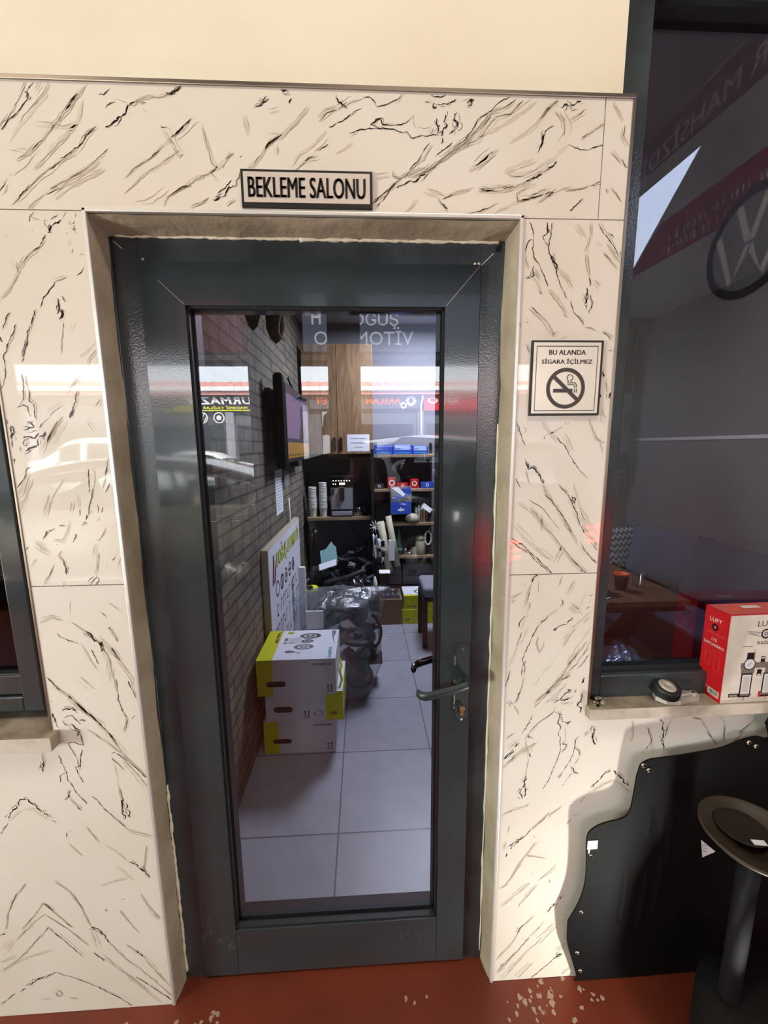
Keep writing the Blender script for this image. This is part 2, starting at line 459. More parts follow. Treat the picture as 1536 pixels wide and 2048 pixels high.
def bez(p, n=8):
    """smooth curve through points (Catmull-Rom)"""
    P = [Vector(q) for q in p]; out = []
    for i in range(len(P) - 1):
        a = P[max(i - 1, 0)]; b = P[i]; c = P[i + 1]; d = P[min(i + 2, len(P) - 1)]
        for k in range(n):
            t = k / n
            out.append(.5 * ((2 * b) + (c - a) * t + (2 * a - 5 * b + 4 * c - d) * t * t + (3 * b - a - 3 * c + d) * t ** 3))
    out.append(P[-1]); return out
FRONT = lambda x, y, z: Fr((x, y, z), (1, 0, 0), (0, 0, 1))      # faces -y (towards the street)

# ---------------------------------------------------------------- the setting: front wall with marble tiles
VEINS = """
m -487 2283 -504 2259 -522 2232 -541 2212 -553 2199
d -475 2283 -490 2263 -489 2255 -501 2242 -523 2221 -536 2213 -552 2195
D -497 2263 -490 2258 -493 2249
s -464 2279 -475 2266
s -447 2276 -459 2256 -492 2225 -520 2198 -537 2175
m -396 2262 -418 2242 -435 2220 -457 2197 -472 2181 -488 2168 -505 2152 -530 2140
s -377 2282 -391 2266 -422 2229 -452 2199
s -388 2249 -396 2223 -408 2205 -443 2175 -463 2157 -479 2141 -498 2127
m -367 2206 -388 2190 -400 2172 -424 2154 -446 2140 -467 2126 -507 2098 -527 2079 -549 2060
d -371 2200 -386 2190 -397 2176 -427 2153 -445 2146
m -349 2166 -366 2152 -382 2139 -403 2127 -429 2113 -451 2101 -472 2090
s -367 2144 -383 2130 -409 2120 -452 2094 -483 2082
d -377 2143 -387 2135 -400 2128
m -485 2080 -502 2068 -518 2054
s -359 2127 -395 2113 -432 2094 -462 2073
d -510 2098 -521 2086 -535 2072 -552 2060
s -489 2156 -503 2143 -520 2127 -544 2110
m -557 2101 -570 2085
s -534 2162 -516 2159 -505 2157
s -485 2204 -456 2205 -435 2201 -403 2207
D -287 2251 -301 2243 -307 2229 -319 2220 -335 2210 -348 2204
m -194 2280 -214 2269 -237 2261 -261 2260 -287 2251
D -194 2280 -214 2269 -224 2266
d -332 2272 -346 2262 -356 2261
d -326 2250 -345 2238
m -322 2255 -306 2250 -265 2249
m -273 2238 -264 2234
D -240 2210 -228 2207
m -235 2204 -220 2183 -214 2167 -204 2158
D -199 2160 -206 2154
m -179 2225 -198 2206 -219 2189 -243 2171 -267 2150 -296 2134 -310 2122 -319 2114
d -248 2164 -270 2148 -296 2134 -308 2123
s -211 2163 -248 2139 -288 2116 -326 2083
m -187 2102 -207 2099 -223 2088 -239 2081 -248 2063
s -240 2096 -262 2079 -280 2069 -300 2067
m -193 2281 -217 2268
m -158 2208 -154 2191 -146 2160 -143 2144 -135 2137 -146 2126 -135 2116
s -176 2225 -197 2206 -221 2190
d -19 2276 -19 2266 -34 2258 -52 2246
D -22 2263 -34 2258 -49 2248
m -42 2262 -22 2261
D 2 2280 19 2275
D 24 2265 19 2256
s 58 2250 31 2224 7 2203 -23 2187 -42 2165 -58 2144
m 1 2199 -11 2192 -26 2181 -48 2155 -61 2140 -72 2138
s -73 2232 -71 2209 -68 2196
m -11 2179 -10 2162
m -26 2200 -5 2200
s -23 2238 -3 2242
D -91 2125 -104 2102 -120 2090 -135 2081 -147 2078
d -106 2114 -131 2092 -141 2079
m -137 2132 -152 2124 -179 2115 -197 2100 -234 2082
d -100 2162 -115 2152
D -119 2140 -122 2135
D -83 2159 -86 2156
D -162 2121 -164 2116
m -155 2081 -174 2070 -192 2063
m -100 2077 -118 2064
s -106 2167 -124 2145 -143 2129
D 115 2268 118 2260 125 2255 136 2251
m 114 2247 95 2241 83 2230 77 2225
m 166 2271 140 2263 113 2247
d 166 2272 184 2269 192 2262 195 2255 213 2257 223 2262
d 195 2255 169 2253 151 2246 133 2232 109 2221 97 2215
d 223 2213 209 2216 195 2219 183 2215 159 2212 135 2201 117 2196 100 2187 78 2175 71 2173
d 195 2219 189 2224 196 2233 204 2235 204 2228 212 2222 223 2222
m 72 2163 51 2154 36 2143 24 2134
d 63 2162 42 2150 24 2134
s 91 2208 64 2181 34 2164 22 2146
s 147 2188 117 2169
d 182 2221 203 2218 229 2214 240 2209 258 2211 267 2200 291 2204 306 2204 328 2208
d 182 2222 196 2231 204 2234 207 2223 225 2222 244 2224 258 2227 271 2240 271 2220 287 2217 302 2220 298 2208
D 320 2237 324 2221 317 2205
D 338 2244 335 2231 342 2222 328 2205
D 362 2248 357 2235 366 2228 361 2216 346 2209
D 332 2202 330 2190
D 313 2224 306 2211 298 2201
D 362 2235 366 2222
D 382 2266 397 2271 391 2261
D 384 2262 395 2266
d 294 2266 307 2265
d 307 2278 327 2277 338 2279
D 314 2265 313 2254 331 2258 360 2270
d 320 2262 342 2263 360 2271
d 182 2265 189 2256 204 2255 222 2261 244 2270
m 247 2276 236 2266
d 474 2279 452 2272 434 2253 409 2239 394 2216 380 2200 354 2180
m 485 2276 460 2260 430 2249 416 2233 402 2216 373 2193 329 2159 303 2136 273 2125
m 434 2245 416 2223 380 2193 343 2170 295 2139 254 2128
m 500 2274 475 2250 446 2243 406 2200 358 2176 310 2146 266 2125
d 354 2193 336 2179 317 2166
s 530 2274 486 2244 461 2228 410 2204
d 306 2192 295 2178 280 2158 266 2142 251 2125
m 310 2188 291 2162 262 2135
D 297 2134 280 2122 258 2115 236 2108
d 236 2118 217 2101 198 2087 183 2074
d 228 2108 210 2084 194 2070
m 254 2132 221 2101 187 2080
m 228 2138 228 2128 243 2126
s 195 2124 221 2128
s 453 2183 426 2161 389 2139
s 440 2178 404 2151
s 578 2276 550 2252 532 2229 499 2209 474 2195
m 575 2276 557 2262 539 2242
d 568 2229 550 2218 545 2200 535 2177
D 548 2214 543 2197 537 2179
s 572 2256 588 2240 593 2218 579 2198
s 583 2263 599 2241 597 2218
s 602 2195 588 2185 570 2168 540 2150 510 2137 480 2136 468 2142 490 2153 528 2167
D 583 2263 590 2273 605 2267 623 2277
m 632 2261 614 2248 599 2241
m 679 2238 654 2222 630 2209
d 602 2195 626 2186 649 2186 664 2192 677 2195
D 578 2163 559 2153
m 578 2161 552 2144 533 2134 515 2123 492 2113 458 2104 412 2103
D 548 2137 530 2128 515 2123
m 488 2114 450 2110 412 2108
m 394 2104 363 2098 333 2086
d 356 2095 337 2086
m 326 2086 337 2076 343 2068
D 333 2078 343 2068
s 292 2099 311 2094 330 2086
m 611 2118 588 2111 554 2100 520 2089 497 2086 493 2099 515 2113 534 2120
m 650 2116 620 2108 600 2106
D 676 2128 663 2119 654 2117
D 575 2104 562 2094
m 574 2101 544 2083
m 451 2081 425 2067 398 2060 374 2056
d 432 2069 406 2062
s 558 2107 520 2089 474 2075 452 2064
d 640 2093 622 2077 614 2067
D 618 2074 612 2069
d 611 2055 623 2057
m 722 2234 720 2214 733 2195
m 719 2171 728 2158 737 2151
s 699 2187 724 2164
d 689 2113 694 2103
m 701 2113 713 2103 725 2088
s 692 2275 717 2244
s 284 2089 269 2072 254 2058
d -510 2048 -519 2039 -521 2029
m -517 2040 -506 2036 -499 2034
D -457 2035 -466 2030 -478 2022 -483 2010
d -447 2048 -457 2035
D -480 2024 -485 2013 -479 2010
d -493 2006 -499 1993 -510 1982 -523 1973
m -510 1982 -529 1968 -542 1955 -559 1932
D -433 2025 -433 2018 -438 2019
D -517 2015 -516 2011
d -442 1980 -440 1972 -446 1974
D -449 2010 -448 2007
D -444 1994 -445 1990
d -425 2048 -428 2039
d -442 2032 -440 2025
D -426 1970 -422 1968
d -423 1945 -430 1934 -439 1927
m -460 1925 -472 1920 -485 1916
d -485 1916 -494 1903 -503 1894 -512 1884 -520 1868 -519 1860
d -532 1860 -541 1839 -554 1816 -556 1806 -562 1787 -571 1766 -575 1754
D -556 1802 -564 1783 -572 1766
D -484 1883 -483 1870 -489 1851
D -468 1875 -472 1864 -479 1854 -485 1841
d -476 1887 -469 1875
D -484 1860 -476 1854 -482 1843
d -478 1834 -482 1818
m -482 1818 -488 1787 -492 1770
m -418 1793 -433 1779 -451 1764
m -417 1779 -430 1766 -440 1750
s -457 1834 -468 1818
d -576 1831 -587 1808 -604 1781 -612 1764 -610 1744 -613 1724 -625 1698
d -584 1854 -593 1841 -604 1820
D -612 1806 -609 1794
m -557 1954 -557 1936 -549 1929
s -559 1934 -581 1901 -601 1884
s -581 2003 -560 2000
d -579 1730 -580 1714 -582 1694 -585 1674
m -572 1726 -571 1708 -570 1694 -566 1692 -572 1674
m -481 1704 -485 1690
m -458 1724 -481 1698
m -468 1692 -475 1676
m -501 1756 -490 1752
d -582 1696 -585 1677 -592 1667 -600 1658
d -568 1696 -572 1673 -562 1665 -564 1644 -562 1631
d -600 1658 -585 1663 -575 1658 -575 1646 -572 1638
D -561 1635 -566 1625 -574 1627 -569 1616
D -569 1616 -580 1612 -592 1610
D -546 1606 -553 1595 -562 1595
D -561 1604 -570 1595 -584 1597 -595 1593
D -564 1591 -568 1576 -579 1572 -595 1566
d -582 1629 -572 1621
d -551 1625 -557 1614
D -548 1605 -550 1595
d -603 1598 -596 1587
D -583 1591 -591 1578 -584 1563
d -605 1574 -605 1563
d -614 1619 -612 1604 -621 1585 -621 1572
D -614 1617 -621 1591
d -624 1634 -624 1623
d -622 1617 -612 1619
D -619 1548 -624 1542 -622 1536
d -533 1640 -547 1631 -557 1614
m -500 1664 -523 1650 -533 1640
m -485 1695 -486 1687
d -467 1693 -479 1660 -491 1635
D -479 1660 -486 1645 -491 1636
m -505 1639 -526 1612 -546 1582
m -525 1614 -535 1601
m -419 1676 -432 1660
m -454 1630 -448 1616 -442 1607
s -496 1631 -514 1608 -534 1578
s -517 1629 -540 1595 -558 1569
d -589 1529 -598 1526 -606 1505 -609 1500
d -609 1500 -625 1482
m -523 1504 -538 1484 -554 1462
s -554 1460 -573 1417
s -599 1507 -613 1478 -624 1465
s -590 1496 -610 1456 -627 1430
d -464 1523 -466 1503 -469 1470
d -458 1525 -457 1503 -462 1470 -471 1440 -477 1420 -483 1407
D -480 1419 -484 1407
D -486 1400 -480 1398
d -486 1404 -494 1393
d -507 1374 -519 1354
D -509 1374 -515 1364
d -419 1546 -423 1527 -428 1505
D -422 1527 -426 1511
m -428 1502 -438 1478
m -420 1489 -433 1469
d -453 1442 -454 1422
d -443 1436 -447 1422
m -452 1411 -458 1404
m -468 1429 -473 1420
m -509 1448 -516 1425
d -493 1432 -496 1416
s -494 1463 -493 1436
D -534 1395 -545 1393
D -570 1383 -579 1372 -584 1363
d -553 1388 -569 1383
s -603 1356 -587 1342 -573 1335
s -606 1349 -593 1335 -577 1325
s -600 1358 -580 1346
s -519 1400 -526 1380 -540 1355 -559 1360
d -556 1351 -552 1349
m -547 1336 -555 1325 -546 1308 -542 1294
d -546 1311 -543 1278
D -543 1296 -543 1278
s -569 1299 -578 1281 -597 1253
s -606 1314 -617 1301
m -442 1388 -451 1369 -461 1358
D -463 1358 -458 1357
s -464 1349 -476 1321
m -463 1330 -468 1297 -475 1273
D -475 1271 -486 1259 -489 1250
d -473 1269 -470 1259 -481 1250
d -426 1317 -435 1309
D -424 1318 -429 1316
d -448 1295 -450 1293
m -414 1315 -422 1302
d -619 1347 -625 1338
m -551 1259 -554 1244
d 524 2046 532 2027 535 2013 537 2000 535 1987 540 1973 551 1958 558 1945 565 1929 573 1914
d 532 2011 524 2007 519 1996 519 1982
m 519 1980 522 1965 529 1952
d 565 2045 566 2033 565 2022 555 2016 561 2007 569 1997 573 1982 579 1969 588 1953 592 1940 600 1922 610 1903 617 1888
d 575 2045 575 2033 570 2017 571 1997
D 565 2045 566 2031 565 2022
D 575 1980 585 1958 591 1944
D 537 1954 535 1941 529 1934 520 1931
m 536 1934 547 1919 560 1899
D 552 1902 559 1897
s 546 1951 557 1932
d 626 1886 629 1876 637 1861 651 1848 660 1834
m 662 1831 677 1829 688 1823
m 660 2045 663 2025 658 2001 651 1987
m 654 1983 658 1959 664 1937
d 665 1935 670 1916
D 662 1914 662 1900 668 1892 663 1879 663 1867
D 673 1896 678 1879 671 1860
D 659 1901 661 1880
d 678 2045 691 2027 709 2008 727 1984 732 1977
m 701 2004 717 1984 732 1966
m 694 1985 710 1971 728 1954
d 703 2027 715 2015
d 733 1990 732 1978
s 631 2043 653 2018
s 676 2007 685 1996
m 678 1930 690 1915
s 600 1951 618 1933 630 1914
s 578 1908 605 1882 623 1857
m 537 1874 557 1855 574 1842 585 1824 594 1809
m 610 1857 623 1850
D 526 1841 532 1839
m 705 1821 721 1813 726 1802
m 588 1813 600 1821
m 609 1805 624 1809
d 513 1840 515 1830
d 528 1793 533 1784 538 1774
d 721 1781 732 1780
D 713 1730 715 1722
D 711 1690 710 1678
D 732 1686 734 1672
d 515 1621 526 1592 538 1567
D 520 1607 524 1592
s 576 1628 592 1603 616 1577
d 612 1588 634 1562 653 1533 670 1510
m 670 1510 695 1488
D 582 1588 584 1581
m 586 1590 608 1599 626 1610
D 631 1619 633 1613
m 688 1627 698 1602 711 1580 731 1569
m 711 1580 721 1543
s 630 1595 656 1551
D 540 1530 548 1517 563 1512 576 1493 584 1476
m 584 1474 597 1448 631 1405 656 1366 687 1318 713 1290 732 1273
d 593 1450 635 1401 670 1346 704 1302 732 1275
d 623 1474 652 1443 669 1412 683 1373 706 1337 731 1309
m 655 1447 673 1408 700 1357 730 1321
D 659 1443 666 1427
s 661 1473 680 1420 707 1377 731 1345
m 556 1418 589 1383 618 1347 644 1315 674 1282 708 1254
s 529 1426 562 1395 611 1347 657 1295 696 1254
s 552 1437 588 1413 629 1366
d 691 1262 708 1251
s 516 1376 552 1340 593 1304 618 1288
d 514 1345 538 1329 566 1305 595 1276 620 1252
d 514 1335 530 1321 558 1305 612 1254
D 530 1329 542 1325
D 612 1258 620 1252
s 588 1398 588 1359
s 640 1319 622 1280
m 541 1508 554 1474
d 519 1490 531 1467
m 511 1531 522 1516
D 712 1733 717 1722
D 710 1684 710 1670
D 733 1687 732 1673
m 720 1712 727 1684
m 717 1652 727 1620
m 721 1781 731 1781
D 585 1245 575 1235 570 1227
d 575 1243 565 1233
m 587 1232 587 1205
m 570 1225 562 1193 558 1168
D 530 1185 522 1179
m 545 1204 530 1194 517 1191
m 551 1228 550 1220
d 640 1220 639 1193 652 1177 645 1163
m 648 1244 640 1220
s 683 1230 664 1195
m 714 1199 704 1183 697 1173
d 730 1193 717 1191
D 721 1175 724 1172
d 724 1162 712 1152
s 668 1168 690 1156 704 1145
s 671 1160 694 1143
s 676 1170 701 1156
s 640 1161 619 1145 599 1126 582 1099
D 614 1140 607 1129 599 1124
d 592 1116 585 1099 577 1083
D 582 1099 578 1081
d 578 1080 568 1058 559 1030 556 1002 557 976
d 564 1021 562 982
m 560 973 558 950 552 927 541 901
D 554 933 550 921
d 557 1141 546 1128 540 1112
D 556 1141 552 1137
m 570 1176 564 1146 552 1106
m 551 1100 543 1073 541 1062
m 566 1111 556 1086 547 1059
m 593 1085 589 1066 596 1043 606 1051 610 1070
D 680 1135 669 1119
d 666 1116 650 1114 632 1102
D 639 1106 631 1102
s 690 1112 671 1088 656 1060
m 668 1082 661 1069
s 728 1150 711 1131 680 1107
m 726 1136 709 1117
m 639 1019 627 1005 610 980 592 954
d 525 994 521 972 515 949
s 541 1064 530 1023 520 1003
d 730 1031 716 1010 704 996 697 979 678 971 660 958 647 940 627 918
m 723 1069 706 1042 686 1011 662 975 636 947
m 727 1052 703 1008 677 983 646 952 615 921 592 899
m 686 982 660 960 629 927 593 887
s 729 1094 700 1045 673 1003
s 676 954 654 926 625 898
D 724 965 716 954 720 964
D 692 934 675 931 664 916 660 905
D 689 927 678 934
D 659 906 647 902 644 897
d 704 935 699 924
D 663 903 677 904 693 906
d 658 896 672 890 689 893
D 720 923 717 902 708 888
D 711 886 723 878 718 867
d 723 932 725 927
d 650 888 643 873 657 866 670 881
D 657 869 668 863
d 663 866 659 839 668 827 666 806 671 778 672 757 660 720 653 692 643 671
d 669 860 670 842 684 840 695 844 682 823 678 793 677 775 688 773 675 750
m 646 873 633 859 614 848 595 830 582 813
d 590 866 576 837 566 811
D 581 810 580 801
m 577 804 594 797
d 574 804 551 778 532 754 516 737
D 559 784 538 760 519 740
m 550 793 529 767
m 573 774 544 742 517 715
s 603 782 563 753 533 727
m 541 812 522 798
m 578 795 582 767 588 748 584 718 578 678
D 587 752 589 742
d 730 818 722 809 710 782 708 743 692 709 672 673
d 711 767 723 754 726 737
D 706 708 708 696 722 686
m 724 732 712 711
d 759 820 759 786 766 769
D 759 786 766 769
m 744 810 734 797
D 740 761 742 759
D 523 909 535 898
m 540 895 554 868
d 654 698 647 675 628 642
D 580 682 575 655 566 635 574 616
D 583 651 579 621
d 617 638 607 616 584 589
m 584 588 547 579 520 565
m 680 687 672 670
D 688 656 683 649
D 711 692 722 686
d 708 689 692 656
D 816 690 807 685 764 638
D 825 688 841 672 869 639
s 765 628 800 653 818 659 838 651 869 622
d 762 628 756 618
m 750 611 736 594
D 716 594 710 592
D 730 591 736 577
m 735 556 720 553
d 716 543 703 526
m 653 568 630 541 606 518
d 603 518 591 497 576 488
D 582 491 570 481 555 467 546 457
D 539 443 535 429
m 618 474 594 436 568 390 538 337 520 327
m 594 432 617 427 649 418
D 614 492 615 489
D 576 412 573 410
m 530 483 524 455
m 543 532 538 511
s 684 584 654 561 651 550
m 682 394 664 373 637 349
D 664 347 663 336
D 613 372 612 369
m 631 334 601 295 577 261
s 605 340 559 298 525 263
D 707 285 690 270 674 252 664 235
m 624 225 596 196 578 162 563 132 522 80
D 596 196 581 170
m 658 203 614 148 568 84 524 32
d 630 170 577 99 520 36
m 694 192 663 163 610 97 544 10
s 720 206 683 166 639 114
d 717 84 698 73 670 43 628 2
D 719 82 707 84 698 73
s 728 123 700 93
s 750 41 719 7
s 629 59 588 10
m 867 837 869 794 864 771
d 906 816 921 782 909 745
D 941 840 950 824 952 781 960 747
d 972 841 963 823 960 785
m 921 778 928 734
m 1055 833 1082 789 1110 749
d 1051 828 1093 774
m 1102 845 1123 820 1129 758
m 1211 835 1188 803 1162 766 1150 752
d 1196 812 1168 785
m 1030 839 1055 833
D 757 825 763 771
d -544 1215 -549 1179
s -620 1160 -590 1172 -568 1164
m -452 1207 -426 1183
d -475 1182 -464 1168
d -584 1133 -574 1119 -537 1105
m -545 1158 -518 1136 -484 1100 -469 1059 -468 999
D -518 1136 -488 1103 -481 1084
D -483 1108 -481 1087
d -460 1010 -460 943 -446 902
m -464 1037 -463 982
m -462 1145 -444 1107
D -462 1145 -458 1139
s -461 1091 -445 1058
d -431 1003 -416 952
s -486 1124 -453 1075 -416 1002
d -510 1088 -495 1049
s -532 1105 -509 1050 -501 1039
d -623 1019 -600 988 -565 953 -536 912
m -609 999 -574 964 -522 900 -478 841
m -542 1018 -512 984
s -578 970 -513 894 -439 780
m -545 878 -499 836 -454 787 -413 731
d -482 806 -445 774 -413 731
m -468 793 -415 707
D -598 932 -578 934 -564 922
D -556 904 -547 898
d -596 909 -575 914 -558 890
D -583 892 -560 873 -572 862
d -589 886 -601 904
D -621 924 -618 893 -612 881
D -621 958 -620 952
d -564 885 -537 861
d -564 868 -560 833 -580 840 -597 840 -580 799 -577 775 -588 770 -569 721 -553 684 -517 633 -480 584
d -562 821 -570 798 -576 763
m -480 584 -419 558
m -661 815 -660 785 -667 765
D -660 791 -666 765
d -624 810 -610 759 -608 735 -592 698 -570 664
d -612 759 -627 748 -626 730
D -607 705 -614 687 -622 682
m -610 681 -588 649
D -592 656 -586 646
d -491 864 -467 808
m -494 794 -467 758
D -492 806 -482 809
m -442 902 -453 863
d -423 910 -434 899
m -486 776 -484 716 -479 668
D -479 674 -485 637 -477 615
D -472 661 -466 617
D -716 687 -729 685 -770 636
D -716 687 -694 662 -665 632
s -771 626 -731 655 -705 656 -669 623
d -664 620 -654 613
d -772 620 -795 588
D -618 592 -611 589
d -632 584 -634 568
m -632 549 -600 509
m -579 593 -553 548
m -538 540 -514 520 -490 492
D -485 492 -455 464 -437 430
d -455 464 -432 426
m -519 468 -475 426
m -491 430 -524 423 -563 413
m -464 379 -446 337 -423 295
s -433 527 -445 457
D -514 369 -509 366
D -561 339 -559 332
m -524 330 -477 251
m -755 433 -783 402 -809 351 -826 292
d -783 405 -809 351
m -681 434 -645 399 -624 351 -605 288
d -641 392 -622 347
D -606 282 -580 262 -562 226
s -607 268 -597 212
m -784 289 -751 327 -719 368 -687 328 -654 285
m -804 256 -760 300 -721 334 -680 294 -647 257 -618 221
m -852 156 -784 213 -719 290 -672 232 -639 187
d -716 367 -696 343
d -777 220 -716 290 -686 254
s -862 157 -780 199 -718 215
m -563 223 -519 163 -459 94 -413 31
m -519 220 -479 174 -445 114 -410 60
D -494 196 -479 174
d -610 199 -566 146 -503 105 -414 17
s -584 183 -515 99 -438 4
D -717 141 -769 121 -819 82
d -717 141 -659 111 -607 78 -566 45 -525 5
D -607 82 -599 77
D -824 86 -836 77
d -836 77 -881 38
m -765 49 -740 50
m -726 67 -714 77 -707 65 -717 55 -726 67
m -690 49 -670 44
D -830 282 -846 266
s -815 257 -841 225
s -858 185 -812 202"""
XL, XR, ZT = -0.4124, 0.5116, 2.052       # door opening
XW, ZB = 0.738, 2.284                      # right edge and top of the tiling
ZS = 1.250                                 # middle tile seam
b = MB()
for x0, x1, z0, z1 in [(-4, -1.9, 0, 5), (-1.9, -.64, 0, .86), (-1.9, -.64, ZT, 5), (-.64, XL, 0, 5), (XL, XR, ZT, 5), (XR, .715, 0, 5),
                       (.715, XW, 0, ZB), (XW, 2.3, 0, .86), (.715, 2.3, 2.60, 5), (2.3, 5, 0, 5)]:
    b.box(x0, x1, .012, .19, z0, z1, 0)
for x0, x1, z0, z1 in [(-4, .715, ZB, 5), (.715, 5, 2.60, 5)]:
    b.box(x0, x1, .005, .0125, z0, z1, 1)
g = .0011
def tile(x0, x1, z0, z1): b.box(x0 + g, x1 - g, 0, .0122, z0 + g, z1 - g, 2)
for x0, x1 in [(-4, -1.95), (-1.95, -.75), (-.75, .677), (.677, XW)]: tile(x0, x1, ZT, ZB)
tile(-.628, XL, ZS, ZT); b.box(-.628 + g, XL - g, 0, .0122, .86, ZS - g, 2); tile(-1.75, XL, .0, .86 + g)
tile(XR, XW, ZS, ZT); b.box(XR + g, XW - g, 0, .0122, .86, ZS - g, 2); tile(XR, 1.70, 0, .86 + g)
tile(-3.1, -1.9, 0, ZS); tile(-3.1, -1.9, ZS, ZT)
tile(1.70, 2.54, 0, .86); tile(2.3, 3.5, .86, ZT)
# veins printed in the tile glaze
WALL = Fr((0, 0, 0), (1, 0, 0), (0, 0, 1))
rv = random.Random(3)
def in_tile(x, z):
    if XL < x < XR and z < ZT - .001: return False
    if -1.9 < x < -.629 and .86 < z < ZT: return False
    if x > XW - .001 and z > .859: return False
    return z < ZB - .002 and z > .002
def vein(kind, P):
    def resample(step, jit):
        out = []; d = 0.0
        for i in range(len(P) - 1):
            a, c = P[i], P[i + 1]; L = (c - a).length; n = max(1, int(L / step))
            for k in range(n): out.append(a.lerp(c, k / n))
        out.append(P[-1])
        j = Vector((0, 0)); res = []
        for i, q in enumerate(out):
            j = j * .6 + Vector((rv.gauss(0, jit), rv.gauss(0, jit)))
            res.append(q + (j if 0 < i < len(out) - 1 else Vector((0, 0))))
        return res
    def emit(pts, wlo, whi, mi, gap, w, run=(5, 14)):
        i = 0
        while i < len(pts) - 1:
            n = rv.randint(*run); seg = [q for q in pts[i:i + n + 1] if in_tile(q.x, q.y)]
            if len(seg) > 1 and rv.random() > gap:
                k = len(seg); ws = []
                for t in range(k):
                    e = min(1, min(t, k - 1 - t) / 2 + .25)
                    ws.append(rv.uniform(wlo, whi) * e)
                b.strip(WALL, [(q.x, q.y) for q in seg], ws, mi, w)
            i += n
    if kind == 'd':
        emit(resample(.004, .0008), .0008, .0022, 3, .12, .00060)
        pts = [q + Vector((.003, .001)) for q in resample(.005, .0012)]
        emit(pts, .0005, .0010, 4, .6, .00050)
    elif kind == 'D':
        emit(resample(.0035, .0016), .0010, .0040, 3, .10, .00062, (3, 9))
        for s in range(3):
            o = Vector((rv.gauss(0, .004), rv.gauss(0, .004)))
            emit([q + o for q in resample(.004, .002)], .0006, .0018, 3, .62, .00058, (2, 5))
    elif kind == 'm':
        emit(resample(.005, .0008), .0006, .0014, 4, .22, .00050)
        emit(resample(.008, .0008), .003, .008, 6, .3, .00030, (5, 14))
        for s in range(3):
            o = Vector((rv.gauss(0, .0035), rv.gauss(0, .0035)))
            emit([q + o for q in resample(.006, .0010)], .0006, .0014, 5, .45, .00042, (3, 9))
        emit(resample(.005, .0008), .0006, .0014, 3, .85, .00055, (3, 6))
    else:
        emit(resample(.008, .0008), .004, .010, 6, .15, .00030, (6, 16))
        for s in range(3):
            o = Vector((rv.gauss(0, .0045), rv.gauss(0, .0045)))
            emit([q + o for q in resample(.007, .0010)], .0007, .0020, 5, .42, .00040, (4, 12))
for ln in VEINS.strip().split('\n'):
    q = ln.split(); c = list(map(int, q[1:]))
    vein(q[0], [Vector((c[i] / 1000, c[i + 1] / 1000)) for i in range(0, len(c), 2)])
b.build('wall_front', ['grout', 'plaster', 'tile', 'vein_dark', 'vein_mid', 'vein_soft', 'vein_faint'], kind='structure')

# metal edge profiles
b = MB()
b.box(XL - .0005, XL + .0075, -.0035, .006, 0, ZT + .0055, 0)
b.box(XL - .0005, XR + .0005, -.0035, .006, ZT - .002, ZT + .0055, 0)
b.box(XR - .0075, XR + .0005, -.0035, .006, 0, ZT + .0055, 0)
b.build('trim_1', ['chrome'], bevel=.0015, kind='structure')
b = MB()
b.box(-4, XW + .002, -.003, .007, ZB - .001, ZB + .007, 0)
b.box(XW - .003, XW + .004, -.002, .03, .87, ZB + .007, 0)
b.box(-.632, -.627, -.002, .05, .88, ZT, 0)
b.build('trim_2', ['trim_metal'], bevel=.001, kind='structure')

# plastered reveal round the door, with rough caulk beads
b = MB()
rr = random.Random(5)
def wob(a, d=.0012): return a + rr.uniform(-d, d)
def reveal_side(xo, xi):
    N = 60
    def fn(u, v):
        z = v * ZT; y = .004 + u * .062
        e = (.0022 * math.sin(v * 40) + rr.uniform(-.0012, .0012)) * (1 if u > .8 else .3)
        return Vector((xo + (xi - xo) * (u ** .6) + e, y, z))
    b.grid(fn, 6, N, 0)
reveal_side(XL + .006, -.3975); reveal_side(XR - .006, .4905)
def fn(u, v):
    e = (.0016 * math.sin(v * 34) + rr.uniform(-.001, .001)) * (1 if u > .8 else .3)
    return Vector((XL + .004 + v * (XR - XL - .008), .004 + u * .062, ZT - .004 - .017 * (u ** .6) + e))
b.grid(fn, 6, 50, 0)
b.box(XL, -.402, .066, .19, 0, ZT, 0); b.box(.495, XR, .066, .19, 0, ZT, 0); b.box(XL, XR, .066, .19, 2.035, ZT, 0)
def bead(a, c, r, n=44):
    a = Vector(a); c = Vector(c)
    b.tube([a.lerp(c, i / n) + Vector((rr.uniform(-.0012, .0012), 0, rr.uniform(-.0012, .0012))) for i in range(n + 1)],
           [r * rr.uniform(.55, 1.35) for i in range(n + 1)], 1, 6)
bead((.4895, .058, .03), (.4905, .058, 1.62), .0032); bead((-.3950, .056, .03), (-.3955, .056, .66), .0042)
bead((-.385, .058, 2.0315), (.05, .058, 2.031), .0032); bead((.02, .058, 2.030), (.478, .058, 2.030), .0042)
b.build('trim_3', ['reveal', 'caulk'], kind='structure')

# floors, room shell
b = MB(); b.box(-6, 8, -7.0, .075, -.12, 0, 0)
rc = random.Random(11)
for cx, cy, n, s in [(-.33, -.06, 26, .05), (.72, -.06, 30, .07), (.60, -.07, 14, .05), (-.5, -.09, 16, .06), (.08, -.03, 4, .12), (.30, -.05, 4, .1)]:
    for k in range(n):
        x = cx + rc.gauss(0, s); y = min(-.004, cy + rc.gauss(0, s * .55)); r = rc.uniform(.0025, .0095)
        if y > -.012 and XL < x < XR: y -= .02
        b.poly(Fr((x, y, 0), (1, 0, 0), (0, 1, 0)), [(r * rc.uniform(.4, 1.2) * math.cos(a), r * rc.uniform(.4, 1.3) * math.sin(a)) for a in [i * PI / 4 for i in range(8)]], 1, .0005)
b.build('floor', ['red_floor', 'floor_chip'], kind='structure')
RX, RY, RH = 2.86, 3.14, 2.72
b = MB(); b.box(-.62, RX + .15, .075, RY + .15, -.12, .001, 0)
